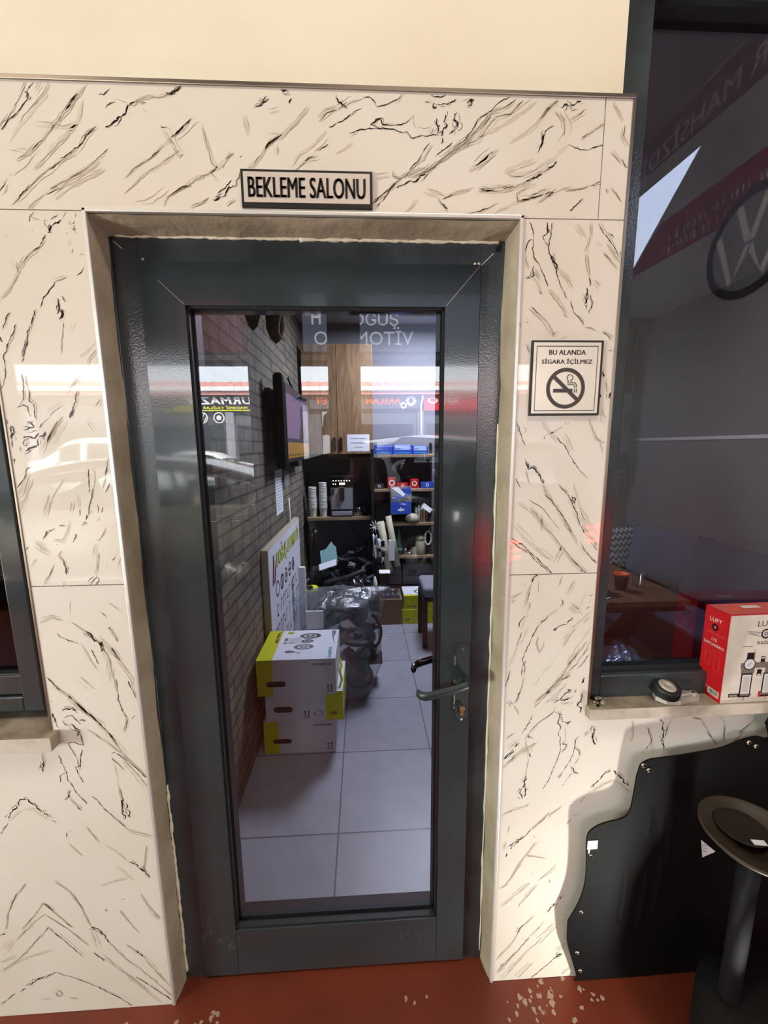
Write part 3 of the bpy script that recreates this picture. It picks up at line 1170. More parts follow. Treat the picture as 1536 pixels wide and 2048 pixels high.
b.build('floor_room', ['floor_tile'], kind='structure')
b = MB(); b.box(-.57, -.42, .19, RY + .15, 0, RH + .1, 0); b.build('wall_left', ['brick'], kind='structure')
b = MB()
b.box(-.42, RX + .15, RY, RY + .15, 0, RH + .1, 0)
b.box(-.42, .235, RY - .012, RY, 0, 1.50, 1)
b.box(.235, .80, RY - .012, RY, 0, 1.46, 1)
b.build('wall_back', ['wall_grey', 'wall_dark'], kind='structure')
b = MB(); b.box(RX, RX + .15, .19, RY, 0, RH + .1, 0)
b.box(RX - .012, RX, .25, RY, 1.60, 1.625, 1)
b.build('wall_right', ['wall_slate', 'chrome'], kind='structure')
b = MB(); b.box(-.57, RX + .15, .19, RY + .15, RH, RH + .1, 0); b.build('ceiling', ['ceiling_white'], kind='structure')
# the dark office behind the left window
b = MB()
b.box(-3.0, -.58, 2.2, 2.3, 0, 2.72, 0); b.box(-3.1, -3.0, .19, 2.3, 0, 2.72, 0); b.box(-3.1, -.58, .19, 2.3, 2.72, 2.8, 0); b.box(-3.1, -.58, .19, 2.3, -.1, 0, 0)
b.build('wall_office', ['wall_dark'], kind='structure')

# ---------------------------------------------------------------- glazed aluminium door
b = MB()
Y0, Y1 = .060, .122
b.box(-.43, -.3405, Y0, Y1, 0, 2.05, 0); b.box(.4375, .53, Y0, Y1, 0, 2.05, 0); b.box(-.3405, .4375, Y0, Y1, 1.9815, 2.05, 0)
fr = FRONT(0, Y0, 0)
b.strip(fr, [(-.398, 2.030), (-.372, 2.007)], .0016, 1); b.strip(fr, [(-.372, 2.007), (-.3415, 1.982)], .0016, 2)
b.strip(fr, [(.489, 2.028), (.466, 2.007)], .0018, 2); b.strip(fr, [(.466, 2.007), (.4385, 1.982)], .0018, 1)
b.cyl((.478, Y0 - .0006, 2.018), .009, .002, (0, 1, 0), 2, 16); b.cyl((-.392, Y0 - .0006, 2.026), .005, .002, (0, 1, 0), 2, 12)
for x, z in [(-.328, 1.9845), (.423, 1.9835), (.432, 1.984)]: b.lathe([(0, 0), (.0035, .0005), (.003, .003), (0, .004)], (x, Y0 - .001, z), (0, -1, 0), 3, 10)
b.box(-.399, -.3945, Y0 - .006, Y0, 0, 2.03, 0)
DF = b.build('door_1', ['alu_frame', 'caulk', 'gasket', 'caulk'], bevel=.0025, kind='structure')
b = MB()
y0, y1 = .050, .118
gx0, gx1, gz0, gz1 = -.241, .353, .170, 1.887
b.prism(FRONT(0, y0, 0), [(-.3375, .012), (gx0, .012), (gx0, gz1), (-.3375, 1.9785)], 0, -(y1 - y0), 0)
b.prism(FRONT(0, y0, 0), [(gx1, .012), (.4345, .012), (.4345, 1.9785), (gx1, gz1)], 0, -(y1 - y0), 0)
b.prism(FRONT(0, y0, 0), [(gx0, gz1), (gx1, gz1), (.4345, 1.9785), (-.3375, 1.9785)], 0, -(y1 - y0), 0)
b.box(gx0 + .0006, gx1 - .0006, y0, y1, .012, gz0, 0)
fr = FRONT(0, y0, 0)
b.strip(fr, [(gx0 - .002, gz1 + .002), (-.296, 1.939)], .0012, 1)
b.strip(fr, [(gx1 + .002, gz1 + .002), (.4335, 1.9775)], .0016, 1)
b.box(-.352, -.3375, .064, .11, .01, 1.98, 2); b.box(.4345, .438, .064, .11, .01, 1.98, 2); b.box(-.34, .436, .064, .11, 1.9785, 1.983, 2)
leaf = b.build('leaf', ['alu_dark', 'trim_metal', 'gasket'], DF, bevel=.002)
b = MB()
for x0, x1, z0, z1 in [(gx0, gx0 + .004, gz0, gz1), (gx1 - .004, gx1, gz0, gz1), (gx0, gx1, gz1 - .004, gz1)]: b.box(x0, x1, y0 + .008, .073, z0, z1, 0)
b.box(gx0 + .001, gx1 - .001, .056, .073, gz0, gz0 + .004, 0)
b.box(gx0, gx0 + .010, .078, .117, gz0, gz1, 0); b.box(gx1 - .010, gx1, .078, .117, gz0, gz1, 0); b.box(gx0, gx1, .078, .117, gz0, gz0 + .012, 0)
b.build('gasket', ['gasket'], leaf)
b = MB(); b.box(gx0 + .002, gx1 - .002, .0740, .0770, gz0 + .003, gz1 - .003, 0); b.build('pane', ['door_glass'], leaf)
def handle(sy, yb, nm):
    b = MB(); fr = Fr((.411, yb, 0), (1, 0, 0) if sy < 0 else (-1, 0, 0), (0, 0, 1))
    pts = []
    for cz, a0 in ((1.034, 0), (.850, PI)):
        for k in range(13): pts.append((.0175 * math.cos(a0 + PI * k / 12), cz + .0175 * math.sin(a0 + PI * k / 12)))
    b.prism(fr, pts, 0, .009, 0)
    for k in range(1): b.cyl(fr.p(0, 1.036, .009), .004, .0012, fr.n, 1, 12)
    h = b.build(nm, ['alu_handle', 'steel'], leaf, bevel=.0025)
    b = MB()
    n = fr.n
    c0 = Vector((.411, yb, .955)) + n * .008
    b.cyl(c0, .0125, .030, n, 0, 20)
    path = bez([c0 + n * .040 + Vector((.006, 0, .002)), c0 + n * .042 + Vector((-.02, 0, -.006)), c0 + n * .042 + Vector((-.06, 0, -.016)), c0 + n * .040 + Vector((-.098, 0, -.026)), c0 + n * .030 + Vector((-.114, 0, -.030)), c0 + n * .016 + Vector((-.119, 0, -.031))], 5)
    # flat lever: squashed tube
    mb = MB(); mb.tube(path, .0105, 0, 12)
    for i, v in enumerate(mb.v):
        q = min(path, key=lambda p: (p - v).length); d = v - q
        mb.v[i] = q + Vector((d.x * .8, d.y * .62, d.z * 1.15))
    b.add(mb.v, mb.f, 0, True)
    b.build('lever', ['alu_handle' if sy < 0 else 'black_gloss'], h, bevel=0)
    b = MB(); c1 = Vector((.411, yb, .868)) + n * .006
    b.cyl(c1, .0078, .012, n, 0, 20); b.box(.4085, .4135, c1.y + n.y * .010 - .001, c1.y + n.y * .0125 + .001, .862, .870, 1)
    b.cyl(c1 + Vector((0, 0, -.0175)), .0045, .009, n, 0, 12); b.box(.4068, .4152, min(c1.y, c1.y + n.y * .008), max(c1.y, c1.y + n.y * .008), .850, .866, 0)
    b.build('lock_barrel', ['brass', 'gasket'], h)
handle(-1, y0, 'handle_set'); handle(1, y1, 'handle_set')
b = MB(); fr = FRONT(0, y0, 0)
for z0, z1, u in [(.87, .905, .3925), (.96, .99, .430), (.93, .945, .3925), (.90, .93, .430), (.858, .864, .392), (1.0, 1.03, .4297), (.985, 1.015, .3925)]:
    b.strip(fr, [(u + random.uniform(-.0008, .0008), z0 + (z1 - z0) * k / 5) for k in range(6)], [.0004, .0016, .0009, .0018, .001, .0004], 0)
b.poly(fr, [(.407, .832), (.417, .838), (.418, .826), (.413, .820)], 0)
b.build('chipped_paint', ['caulk'], leaf)

# ---------------------------------------------------------------- windows and sills
b = MB()
b.box(.715, .785, .028, .10, .885, 2.60, 0); b.box(2.23, 2.3, .028, .10, .885, 2.60, 0); b.box(.785, 2.23, .028, .10, .885, .953, 0); b.box(.785, 2.23, .028, .10, 2.495, 2.60, 0)
w1 = b.build('window_1', ['alu_frame'], bevel=.003, kind='structure')
b = MB()
b.box(.785, .7925, .045, .088, .953, 2.495, 0); b.box(.785, 2.23, .045, .066, .953, .958, 0); b.box(.785, 2.23, .045, .088, 2.488, 2.495, 0)
b.build('gasket', ['gasket'], w1)
b = MB(); b.box(.788, 2.227, .068, .072, .956, 2.492, 0); b.build('pane', ['tinted_glass'], w1)
b = MB(); b.box(.732, 2.32, -.022, .075, .860, .889, 0); b.box(.731, 2.32, -.0235, -.0215, .859, .8895, 1)
b.build('trim_4', ['sill_stone', 'sill_edge'], bevel=.004, kind='structure')
b = MB()
b.box(-.722, -.672, .04, .10, .905, ZT, 0); b.box(-1.9, -.722, .04, .10, .905, .945, 0); b.box(-1.9, -.722, .048, .10, .947, 1.0, 0); b.box(-1.9, -.722, .04, .10, 1.98, ZT, 0); b.box(-1.9, -1.84, .04, .10, 1.0, 1.98, 0)
b.box(-.672, -.640, .07, .10, .905, ZT, 1)
w2 = b.build('window_2', ['alu_dark', 'reveal'], bevel=.003, kind='structure')
b = MB(); b.box(-.728, -.722, .05, .088, 1.0, 1.98, 0); b.box(-1.84, -.722, .05, .07, 1.0, 1.005, 0); b.build('gasket', ['gasket'], w2)
b = MB(); b.box(-1.86, -.724, .070, .074, .99, 1.99, 0); b.build('pane', ['left_glass'], w2)
b = MB(); b.box(-1.95, -.612, -.030, .09, .842, .878, 0); b.box(-1.95, -.6115, -.0315, -.0295, .8415, .8785, 1)
b.build('trim_5', ['sill_stone', 'sill_edge'], bevel=.004, kind='structure')

# ---------------------------------------------------------------- signs on the front wall
sx0, sx1, sz0, sz1 = -.0865, .185, 2.0615, 2.1325
b = MB(); fr = FRONT(0, -.006, 0)
b.box(sx0, sx1, -.006, 0, sz0, sz1, 0)
b.rect(fr, sx0 + .0055, sx1 - .0055, sz0 + .009, sz1 - .005, 1, .0005)
rt = thing('door_sign', 'brushed silver door sign reading BEKLEME SALONU above the glass door', 'sign', (.05, -.003, sz0))
b.build('plate', ['sign_ink', 'sign_silver'], rt, bevel=.0008)
b = MB(); b.text(fr, 'BEKLEME SALONU', (sx0 + sx1) / 2, 2.0795, .0385, .241, 0, .0012, 'C', 0, 0, .0011); b.build('lettering', ['sign_ink'], rt)
nx0, nx1, nz0, nz1 = .5408, .7070, 1.6345, 1.8003
cx = (nx0 + nx1) / 2
rt = thing('no_smoking_sign', 'square BU ALANDA SIGARA ICILMEZ sign with a crossed-out cigarette beside the door', 'sign', (cx, -.003, nz0))
b = MB(); b.box(nx0, nx1, -.006, 0, nz0, nz1, 0); fr = FRONT(0, -.006, 0)
b.rect(fr, nx0 + .0045, nx1 - .0055, nz0 + .0050, nz1 - .0045, 1, .0005)
for (a0, a1, c0, c1) in [(nx0 + .011, nx1 - .0125, nz1 - .0135, nz1 - .0120), (nx0 + .011, nx1 - .0125, nz0 + .0105, nz0 + .0120), (nx0 + .011, nx0 + .0122, nz0 + .0105, nz1 - .012), (nx1 - .0137, nx1 - .0125, nz0 + .0105, nz1 - .012)]:
    b.rect(fr, a0, a1, c0, c1, 0, .0010)
b.build('plate', ['sign_ink', 'sign_cream'], rt, bevel=.0006)
b = MB()
b.text(fr, 'BU ALANDA', cx - .0005, 1.7690, .0105, .085, 0, .0010, 'C', 0, 0, .00035)
b.text(fr, 'SİGARA İÇİLMEZ', cx - .0005, 1.7475, .0142, .1175, 0, .0010, 'C', 0, 0, .00035)
b.build('lettering', ['sign_brown'], rt)
b = MB(); pc = (.6235, 1.6955)
b.ring(fr, pc[0], pc[1], .0368, .0455, 0, .0010, 56)
b.strip(fr, [(pc[0] - .029, pc[1] + .026), (pc[0] + .029, pc[1] - .026)], .0085, 0, .0012)
b.rect(fr, pc[0] - .029, pc[0] - .004, pc[1] - .0095, pc[1] - .001, 0, .0011); b.rect(fr, pc[0] - .004, pc[0] + .0165, pc[1] - .0095, pc[1] - .001, 0, .0009)
for u in (.020, .0245): b.rect(fr, pc[0] + u, pc[0] + u + .0022, pc[1] - .0095, pc[1] - .001, 0, .0010)
sm = [(.0245, .001), (.0240, .009), (.019, .0125), (.010, .0120), (.0045, .0115), (.0055, .0165), (.0030, .020), (.0020, .0245), (.0050, .0290), (.0100, .0305)]
b.strip(fr, [(pc[0] + q.x, pc[1] + q.y) for q in bez([(a, c, 0) for a, c in sm], 5)], .0019, 0, .0011)
sm = [(.0205, .001), (.020, .006), (.016, .0085), (.0070, .0082), (.0035, .0082)]
b.strip(fr, [(pc[0] + q.x, pc[1] + q.y) for q in bez([(a, c, 0) for a, c in sm], 5)], .0017, 0, .0011)
sm = [(.0120, .0295), (.0155, .0255), (.0150, .0205), (.0110, .0165), (.0125, .0140)]
b.strip(fr, [(pc[0] + q.x, pc[1] + q.y) for q in bez([(a, c, 0) for a, c in sm], 5)], .0019, 0, .0011)
b.build('pictogram', ['sign_brown'], rt)

# ---------------------------------------------------------------- things on the right sill
# red and cream carton of an air filter regulator
bx, by, bz = 1.083, -.018, .8895
BW, BD, BH = .27, .072, .246
ang = math.radians(1.5)
b = MB()
b.box(0, BW, 0, BD, 0, BH, 0)
F = Fr((0, 0, 0), (1, 0, 0), (0, 0, 1)); Lf = Fr((0, BD, 0), (0, -1, 0), (0, 0, 1)); T = Fr((0, 0, BH), (1, 0, 0), (0, 1, 0))
b.rect(F, .0012, BW, 0, BH - .002, 1)
b.rect(T, .002, BW, .002, BD - .002, 2)
# front art
fx = .104
b.text(F, 'LUFT', fx, BH - .034, .0155, .052, 3, .0008, 'C', .004)
for sgn in (-1, 1):
    b.strip(F, [(fx + sgn * .013, BH - .050), (fx + sgn * .052, BH - .0455), (fx + sgn * .034, BH - .056), (fx + sgn * .013, BH - .0615)], .0010, 3, .0007, closed=True)
    for k in range(7):
        t = .018 + k * .0042; b.strip(F, [(fx + sgn * t, BH - .0505 + .0004 * k), (fx + sgn * (t + .007), BH - .0600 + .0012 * k)], .0009, 3, .0007)
b.ring(F, fx, BH - .054, .0095, .0135, 4, .0009, 32); b.ring(F, fx, BH - .054, 0, .0095, 5, .0008, 24); b.ring(F, fx, BH - .054, .003, .005, 3, .0010, 20)
b.text(F, 'RAZEUG', fx + .004, BH - .083, .0085, .050, 3, .0008, 'C', .004, .15)
b.rect(F, .044, .072, BH - .0885, BH - .0870, 3, .0007)
def regulator(u, v, s):
    P = lambda a, c: (u + a * s, v + c * s)
    def R(a0, a1, c0, c1, m, w): b.rect(F, u + a0 * s, u + a1 * s, v + c0 * s, v + c1 * s, m, w)
    R(-.010, .010, .012, .032, 4, .0008); R(.0108, .0118, .014, .040, 3, .0009)
    R(-.024, .110, -.012, .004, 6, .0007); R(-.021, .016, -.026, -.010, 6, .0008); R(.046, .082, -.026, -.010, 6, .0008)
    b.ring(F, *P(0, 0), 0, .0165 * s, 4, .0010, 32); b.ring(F, *P(0, 0), 0, .0140 * s, 7, .0011, 32)
    b.strip(F, [P(-.007, -.005), P(.005, .004)], .0012, 4, .0013)
    for o in (0, .062):
        R(-.019 + o, .013 + o, -.094, -.026, 4, .0007); R(-.0155 + o, .0095 + o, -.086, -.030, 7, .0009); R(-.012 + o, .006 + o, -.080, -.034, 5, .0010); R(-.015 + o, .009 + o, -.090, -.084, 6, .0011)
        b.strip(F, [P(-.003 + o, -.094), P(-.006 + o, -.104)], .0014, 4, .0008)
    R(.030, .042, .004, .020, 4, .0009); R(.032, .040, .014, .018, 1, .0010); R(.024, .037, -.034, -.016, 4, .0009); R(.026, .035, -.033, -.029, 1, .0010)
regulator(.070, BH - .137, 1.0)
b.rect(F, .022, .052, .0165, .0265, 4, .0007); b.text(F, 'MODEL', .037, .0185, .0055, .022, 1, .0010)
b.text(F, 'AFRL-80', .074, .0185, .0055, .026, 3, .0008)
b.rect(F, .106, BW, .014, .030, 0, .0007); b.text(F, '1/2 ŞARTLANDIRICI', .112, .0185, .0075, .085, 1, .0010, 'L')
# red side art (seen foreshortened)
c = BD / 2
b.text(Lf, 'LUFT', c - .002, BH - .036, .011, .036, 1, .0007, 'C', .01)
b.ring(Lf, c - .002, BH - .050, .004, .0095, 4, .0008, 24); b.ring(Lf, c - .002, BH - .050, 0, .004, 8, .0008, 16)
b.text(Lf, 'WERKZEUGE', c + .002, BH - .071, .0060, .052, 8, .0007)
b.text(Lf, '1/2', c, BH - .088, .0085, .016, 1, .0007)
b.text(Lf, 'ŞARTLANDIRICI', c, BH - .104, .0100, .060, 1, .0007, 'C', .02)
for o, dz in ((.015, 0), (.043, .006)):
    q = [(0, -.12), (.016, -.12), (.016, -.157), (.008, -.163), (0, -.157)]
    b.strip(Lf, [(o + a, BH + e - dz) for a, e in q], .0010, 8, .0007, closed=True)
    for (a0, a1, e0, e1) in [(-.003, .019, -.107, -.120), (.002, .014, -.094, -.107)]:
        b.strip(Lf, [(o + a0, BH + e0 - dz), (o + a1, BH + e0 - dz), (o + a1, BH + e1 - dz), (o + a0, BH + e1 - dz)], .0010, 8, .0007, closed=True)
b.text(Lf, 'CE', .026, .024, .0070, .011, 1, .0007); b.rect(Lf, .003, .014, .024, .032, 9, .0007)
b.rect(Lf, .034, .068, .010, .028, 1, .0007)
for k in range(18):
    u = .0375 + k * .0016; b.rect(Lf, u, u + random.choice([.0005, .0009]), .013, .026, 4, .0010)
# top art
b.rect(T, .075, .125, .038, .054, 1, .0007); b.text(T, 'LUFT', .045, .044, .008, .026, 9, .0007); b.ring(T, .045, .030, .004, .009, 9, .0007, 20)
b.text(T, 'ŞARTLANDIRICI', .065, .016, .006, .06, 8, .0007); b.rect(T, .150, .25, .020, .030, 8, .0007)
o = b.build('air_regulator_box', ['red_box', 'box_cream', 'red_top', 'gauge_dark', 'black', 'gauge_lt', 'gauge_grey', 'carton_white', 'red_top', 'orange'], bevel=0)
o.location = (bx, by, bz); o.rotation_euler = (0, 0, ang)
tag(o, 'red and cream carton picturing an air regulator, standing on the right window sill', 'box')

# belt tensioner pulley with its cast bracket
rt = thing('tensioner_pulley', 'black ribbed belt tensioner pulley on an aluminium bracket lying on the sill', 'pulley', (.962, .022, .8895))
b = MB()
pc = Vector((.953, .012, .908)); ax = Vector((.08, -.28, .95)).normalized()
prof = [(.0, 0), (.031, 0), (.0335, .002)]
for k in range(5): prof += [(.0345, .004 + k * .0036), (.0325, .0058 + k * .0036)]
prof += [(.0335, .024), (.031, .026), (.0235, .026), (.0225, .0225), (0, .0225)]
b.lathe(prof, pc, ax, 0, 40, True); b.build('wheel', ['rubber'], rt)
b = MB(); b.lathe([(0, .020), (.021, .020), (.0215, .0245), (.019, .0262), (.007, .0268), (.006, .0255), (0, .0255)], pc, ax, 0, 32); b.build('hub_cap', ['cap_steel'], rt)
b = MB(); fr = Fr((.962, .018, .8897), (1, 0, 0), (0, 1, 0))
b.prism(fr, [(-.036, -.012), (-.020, -.032), (.015, -.036), (.045, -.027), (.078, -.022), (.086, -.012), (.078, .004), (.050, .010), (.020, .030), (-.02, .028)], 0, .012, 0)
b.cyl((1.033, .010, .9017), .009, .005, (0, 0, 1), 0, 16); b.cyl((1.033, .010, .9065), .0045, .001, (0, 0, 1), 1, 12); b.tube([(.985, .0, .905), (1.01, .002, .906), (1.028, .008, .904)], .004, 0, 8)
b.build('bracket', ['cap_steel', 'black'], rt, bevel=.003)
# crumbs of plaster at the sill corner
o = MB()
rq = random.Random(2)
for k in range(14):
    x = .752 + rq.uniform(0, .034); y = .002 + rq.uniform(-.012, .02); r = rq.uniform(.003, .008)
    o.lathe([(0, 0), (r, r * .3), (r * .8, r), (0, r * 1.3)], (x, y, .8895), (rq.uniform(-.3, .3), rq.uniform(-.3, .3), 1), rq.choice([0, 0, 1]), 6)
tag(o.build('plaster_crumbs', ['sill_stone', 'tray_black']), 'grey and black crumbs in the left corner of the right sill', 'crumbs', kind='stuff')

# black plastic engine undertray leaning under the sill
def tray_y(x, z): return -.010 - .030 * min(1, max(0, z / .4)) ** .9
YP = lambda px: px
out = [(0.752, 0.004), (0.757, 0.021), (0.739, 0.082), (0.718, 0.15), (0.712, 0.191), (0.709, 0.239), (0.711, 0.251), (0.724, 0.285), (0.736, 0.325), (0.742, 0.365), (0.743, 0.414), (0.741, 0.46), (0.737, 0.51), (0.738, 0.53), (0.743, 0.545), (0.762, 0.562), (0.792, 0.573), (0.822, 0.579), (0.841, 0.589), (0.85, 0.606), (0.853, 0.63), (0.856, 0.668), (0.858, 0.701), (0.862, 0.724), (0.867, 0.742), (0.888, 0.755), (0.922, 0.759), (0.973, 0.764), (1.032, 0.772), (1.075, 0.779), (1.1, 0.787), (1.12, 0.796), (1.149, 0.805), (1.175, 0.809), (1.208, 0.804), (1.2, 0.862), (1.35, 0.84), (1.5, 0.8), (1.56, 0.7), (1.57, 0.5), (1.55, 0.25), (1.53, 0.02), (1.3, 0.006), (1.05, 0.008), (0.95, 0.004), (0.85, 0.005)]
K = .955 / (.955 + .135)
cv = bez([(a, 0, c) for a, c in out] + [(out[0][0], 0, out[0][1])], 3)[:-1]
tr_pts = [(p.x, p.z) for p in cv]
bm = bmesh.new()
vs = [bm.verts.new((x, 0, z)) for x, z in tr_pts]
f = bm.faces.new(vs); f.normal_update()
bmesh.ops.triangulate(bm, faces=[f])
for k in range(14):
    bmesh.ops.bisect_plane(bm, geom=bm.verts[:] + bm.edges[:] + bm.faces[:], plane_co=(0, 0, .06 + k * .062), plane_no=(0, 0, 1))
for k in range(12):
    bmesh.ops.bisect_plane(bm, geom=bm.verts[:] + bm.edges[:] + bm.faces[:], plane_co=(.72 + k * .072, 0, 0), plane_no=(1, 0, 0))
HOLES = [(0.873, 0.74, 0.0065), (0.889, 0.725, 0.0065), (0.753, 0.471, 0.0065), (0.743, 0.278, 0.0065), (0.748, 0.122, 0.0065), (0.765, 0.047, 0.0065), (1.153, 0.793, 0.0065), (1.174, 0.781, 0.0065)]
ribs = [(0.905, 0.498, 0.608), (0.943, 0.496, 0.617), (0.969, 0.402, 0.604), (0.857, 0.231, 0.432), (0.917, 0.232, 0.391), (0.954, 0.276, 0.446)]
def ty(x, z):
    y = tray_y(x, z)
    for rx, z0, z1 in ribs:
        if z0 < z < z1: y -= .0035 * math.exp(-((x - rx) / .008) ** 2)
    return y
# finer cuts along the ribs
for rx, z0, z1 in ribs:
    for dx in (-.012, -.004, .004, .012):
        bmesh.ops.bisect_plane(bm, geom=bm.verts[:] + bm.edges[:] + bm.faces[:], plane_co=(rx + dx, 0, 0), plane_no=(1, 0, 0))
for v in bm.verts: v.co.y = ty(v.co.x, v.co.z)
me = bpy.data.meshes.new('undertray'); 
rt = thing('engine_undertray', 'black plastic engine undertray leaning on the marble wall under the right sill', 'car part', (1.1, -.06, .0))
for v in bm.verts: v.co -= rt.location
bm.normal_update(); bm.to_mesh(me); bm.free(); me.materials.append(M['tray_black'])
o = bpy.data.objects.new('panel', me); COL.objects.link(o); o.parent = rt
sd = o.modifiers.new('thickness', 'SOLIDIFY'); sd.thickness = .004
for hx, hz, hr in HOLES:
    b = MB(); b.lathe([(hr * .45, .0), (hr, .0), (hr * 1.1, .0015), (hr * .45, .003)], (hx, ty(hx, hz) - .004, hz), (0, -1, 0), 0, 16)
    b.build('eyelet', ['trim_metal'], rt)
b = MB(); y = ty(0.739, 0.52)
fr = FRONT(0, y - .005, 0)
b.rect(fr, 0.739, 0.767, 0.493, 0.52, 0); b.poly(fr, [(0.742, 0.493), (0.748, 0.493), (0.746, 0.478), (0.743, 0.480)], 0)
b.build('sticker', ['paper'], rt)
b = MB(); fr = FRONT(0, ty(1.055, 0.505) - .006, 0)
b.poly(fr, [(1.055, 0.505), (1.065, 0.448), (1.101, 0.464)], 0)
for k in range(3): b.strip(fr, [(1.061, 0.489 - k * .009), (1.075, 0.485 - k * .009)], .0015, 1, .0009)
b.build('label', ['paper', 'ink_grey'], rt)

# waste oil drainer: brown pan on a pole over a round tank
rt = thing('oil_drainer', 'brown waste oil drain pan on a pole in front of the black undertray', 'oil drainer', (1.04, -.26, 0))
pc = Vector((1.01, -.215, .665))
b = MB(); b.lathe([(0, .006), (.030, .006), (.032, .018), (.060, .024), (.088, .036), (.097, .046), (.1005, .046), (.100, .040), (.088, .028), (.05, .010), (.012, -.03), (0, -.03)], pc, (0, 0, 1), 0, 48); b.build('pan', ['oil_brown'], rt)
b = MB(); b.lathe([(0, .0245), (.040, .0235), (.050, .0262), (.051, .0280), (.048, .0285), (.036, .0265), (0, .0265)], pc + Vector((.0, .030, .004)), (0, 0, 1), 0, 32); b.build('strainer', ['oil_dark'], rt)
b = MB(); b.tube([pc + Vector((0, 0, -.01)), pc + Vector((0, 0, -.30)), (1.01, -.215, .26)], .021, 0, 16); b.build('pole', ['black_matte'], rt)
b = MB(); b.lathe([(0, .03), (.11, .03), (.135, .045), (.145, .075), (.145, .20), (.135, .235), (.10, .255), (.03, .262), (0, .262)], (1.10, -.24, 0), (0, 0, 1), 0, 40); b.build('tank', ['tank_dark'], rt)
for a in (.6, 2.2, 3.8, 5.4):
    b = MB(); b.lathe([(0, -.012), (.024, -.012), (.026, 0), (.024, .012), (0, .012)], (1.10 + .115 * math.cos(a), -.24 + .115 * math.sin(a), .026), (math.sin(a), -math.cos(a), 0), 0, 16); b.build('caster', ['rubber'], rt)
b = MB(); fr = Fr(pc + Vector((.0, -.012, .0345)), (1, -.15, 0), (.1, 1, .12)); b.fbox(fr, -.013, .014, -.006, .005, 0, .002, 0)
o = b.build('paper_scrap', ['paper']); tag(o, 'small folded white paper scrap lying in the brown drain pan', 'paper scrap')
# scrap of dust on floor is part of the floor; floor work lamp that throws the low light
rt = thing('work_lamp', 'small black LED work lamp lying on the red garage floor, aimed at the wall', 'lamp', (WORK_LAMP[0], WORK_LAMP[1], 0))
d = Vector((.5 - 1.06, .5, .70)).normalized(); r = d.cross(Vector((0, 0, 1))).normalized(); u = r.cross(d)
fr = Fr(Vector(WORK_LAMP), -r, u); fr.n = d
b = MB(); b.fbox(fr, -.034, .034, -.034, .034, -.035, 0, 0); b.build('housing', ['black'], rt, bevel=.004)
b = MB(); b.fbox(fr, -.026, .026, -.026, .026, 0, .002, 0); b.build('diffuser', ['lamp_cool'], rt)
b = MB(); b.tube([fr.p(-.040, 0, -.018), (WORK_LAMP[0] - .05, WORK_LAMP[1] - .02, .006), (WORK_LAMP[0] + .03, WORK_LAMP[1] - .05, .006), fr.p(.040, 0, -.018)], .005, 0, 8); b.build('stand', ['yellow_dk'], rt)

# ---------------------------------------------------------------- waiting room: lamp, cabinet, worktop, coffee corner
rt = thing('ceiling_lamp', 'square white LED panel on the waiting room ceiling', 'ceiling lamp', (.75, 2.35, RH))
b = MB(); b.box(.42, 1.08, 2.02, 2.68, RH - .04, RH, 0); b.build('frame', ['white'], rt, bevel=.004)
b = MB(); b.box(.44, 1.06, 2.04, 2.66, RH - .045, RH - .039, 0); b.build('diffuser', ['lamp_cool'], rt)
rt = thing('wall_cabinet', 'wooden two-door wall cabinet hanging above the coffee machine', 'cabinet', (-.07, 3.0, 1.50))
b = MB(); b.box(-.385, .245, 2.865, RY - .012, 1.502, 2.47, 0); b.build('body', ['cab_wood'], rt, bevel=.002)
for x0, x1, hx in [(-.384, -.082, -.108), (-.078, .2435, -.048)]:
    b = MB(); b.box(x0, x1, 2.845, 2.863, 1.505, 2.468, 0); d = b.build('door', ['cab_wood'], rt, bevel=.002)
    b = MB(); b.box(hx - .012, hx + .012, 2.836, 2.846, 1.535, 1.655, 0); b.box(hx - .009, hx + .009, 2.826, 2.836, 1.545, 1.645, 0); b.build('handle', ['black'], d, bevel=.003)
b = MB(); fr = FRONT(.108, 2.8445, 1.605)
b.fbox(fr, -.102, .103, -.078, .075, 0, .0008, 0)
b.text(fr, 'YETKİLİ DIŞINDA', 0, .032, .014, .15, 1, .0014, 'C', .02); b.text(fr, 'KULLANILMAZ', 0, -.008, .014, .13, 1, .0014, 'C', .02); b.text(fr, 'LÜTFEN', 0, -.048, .014, .08, 1, .0014, 'C', .02)
tag(b.build('paper_notice', ['paper', 'ink_grey']), 'white printed notice taped on the right cabinet door', 'notice')
rt = thing('coffee_counter', 'narrow wooden counter board on thin black legs holding the coffee machine', 'counter', (-.07, 2.95, 0))
b = MB(); b.box(-.375, .215, 2.80, RY - .014, .892, .922, 0); b.build('top', ['shelf_wood'], rt, bevel=.002)
for x, y in ((-.355, 2.82), (.190, 2.82), (-.355, 3.09), (.190, 3.09)):
    b = MB(); b.box(x - .012, x + .012, y - .012, y + .012, 0, .892, 0); b.build('leg', ['black'], rt)
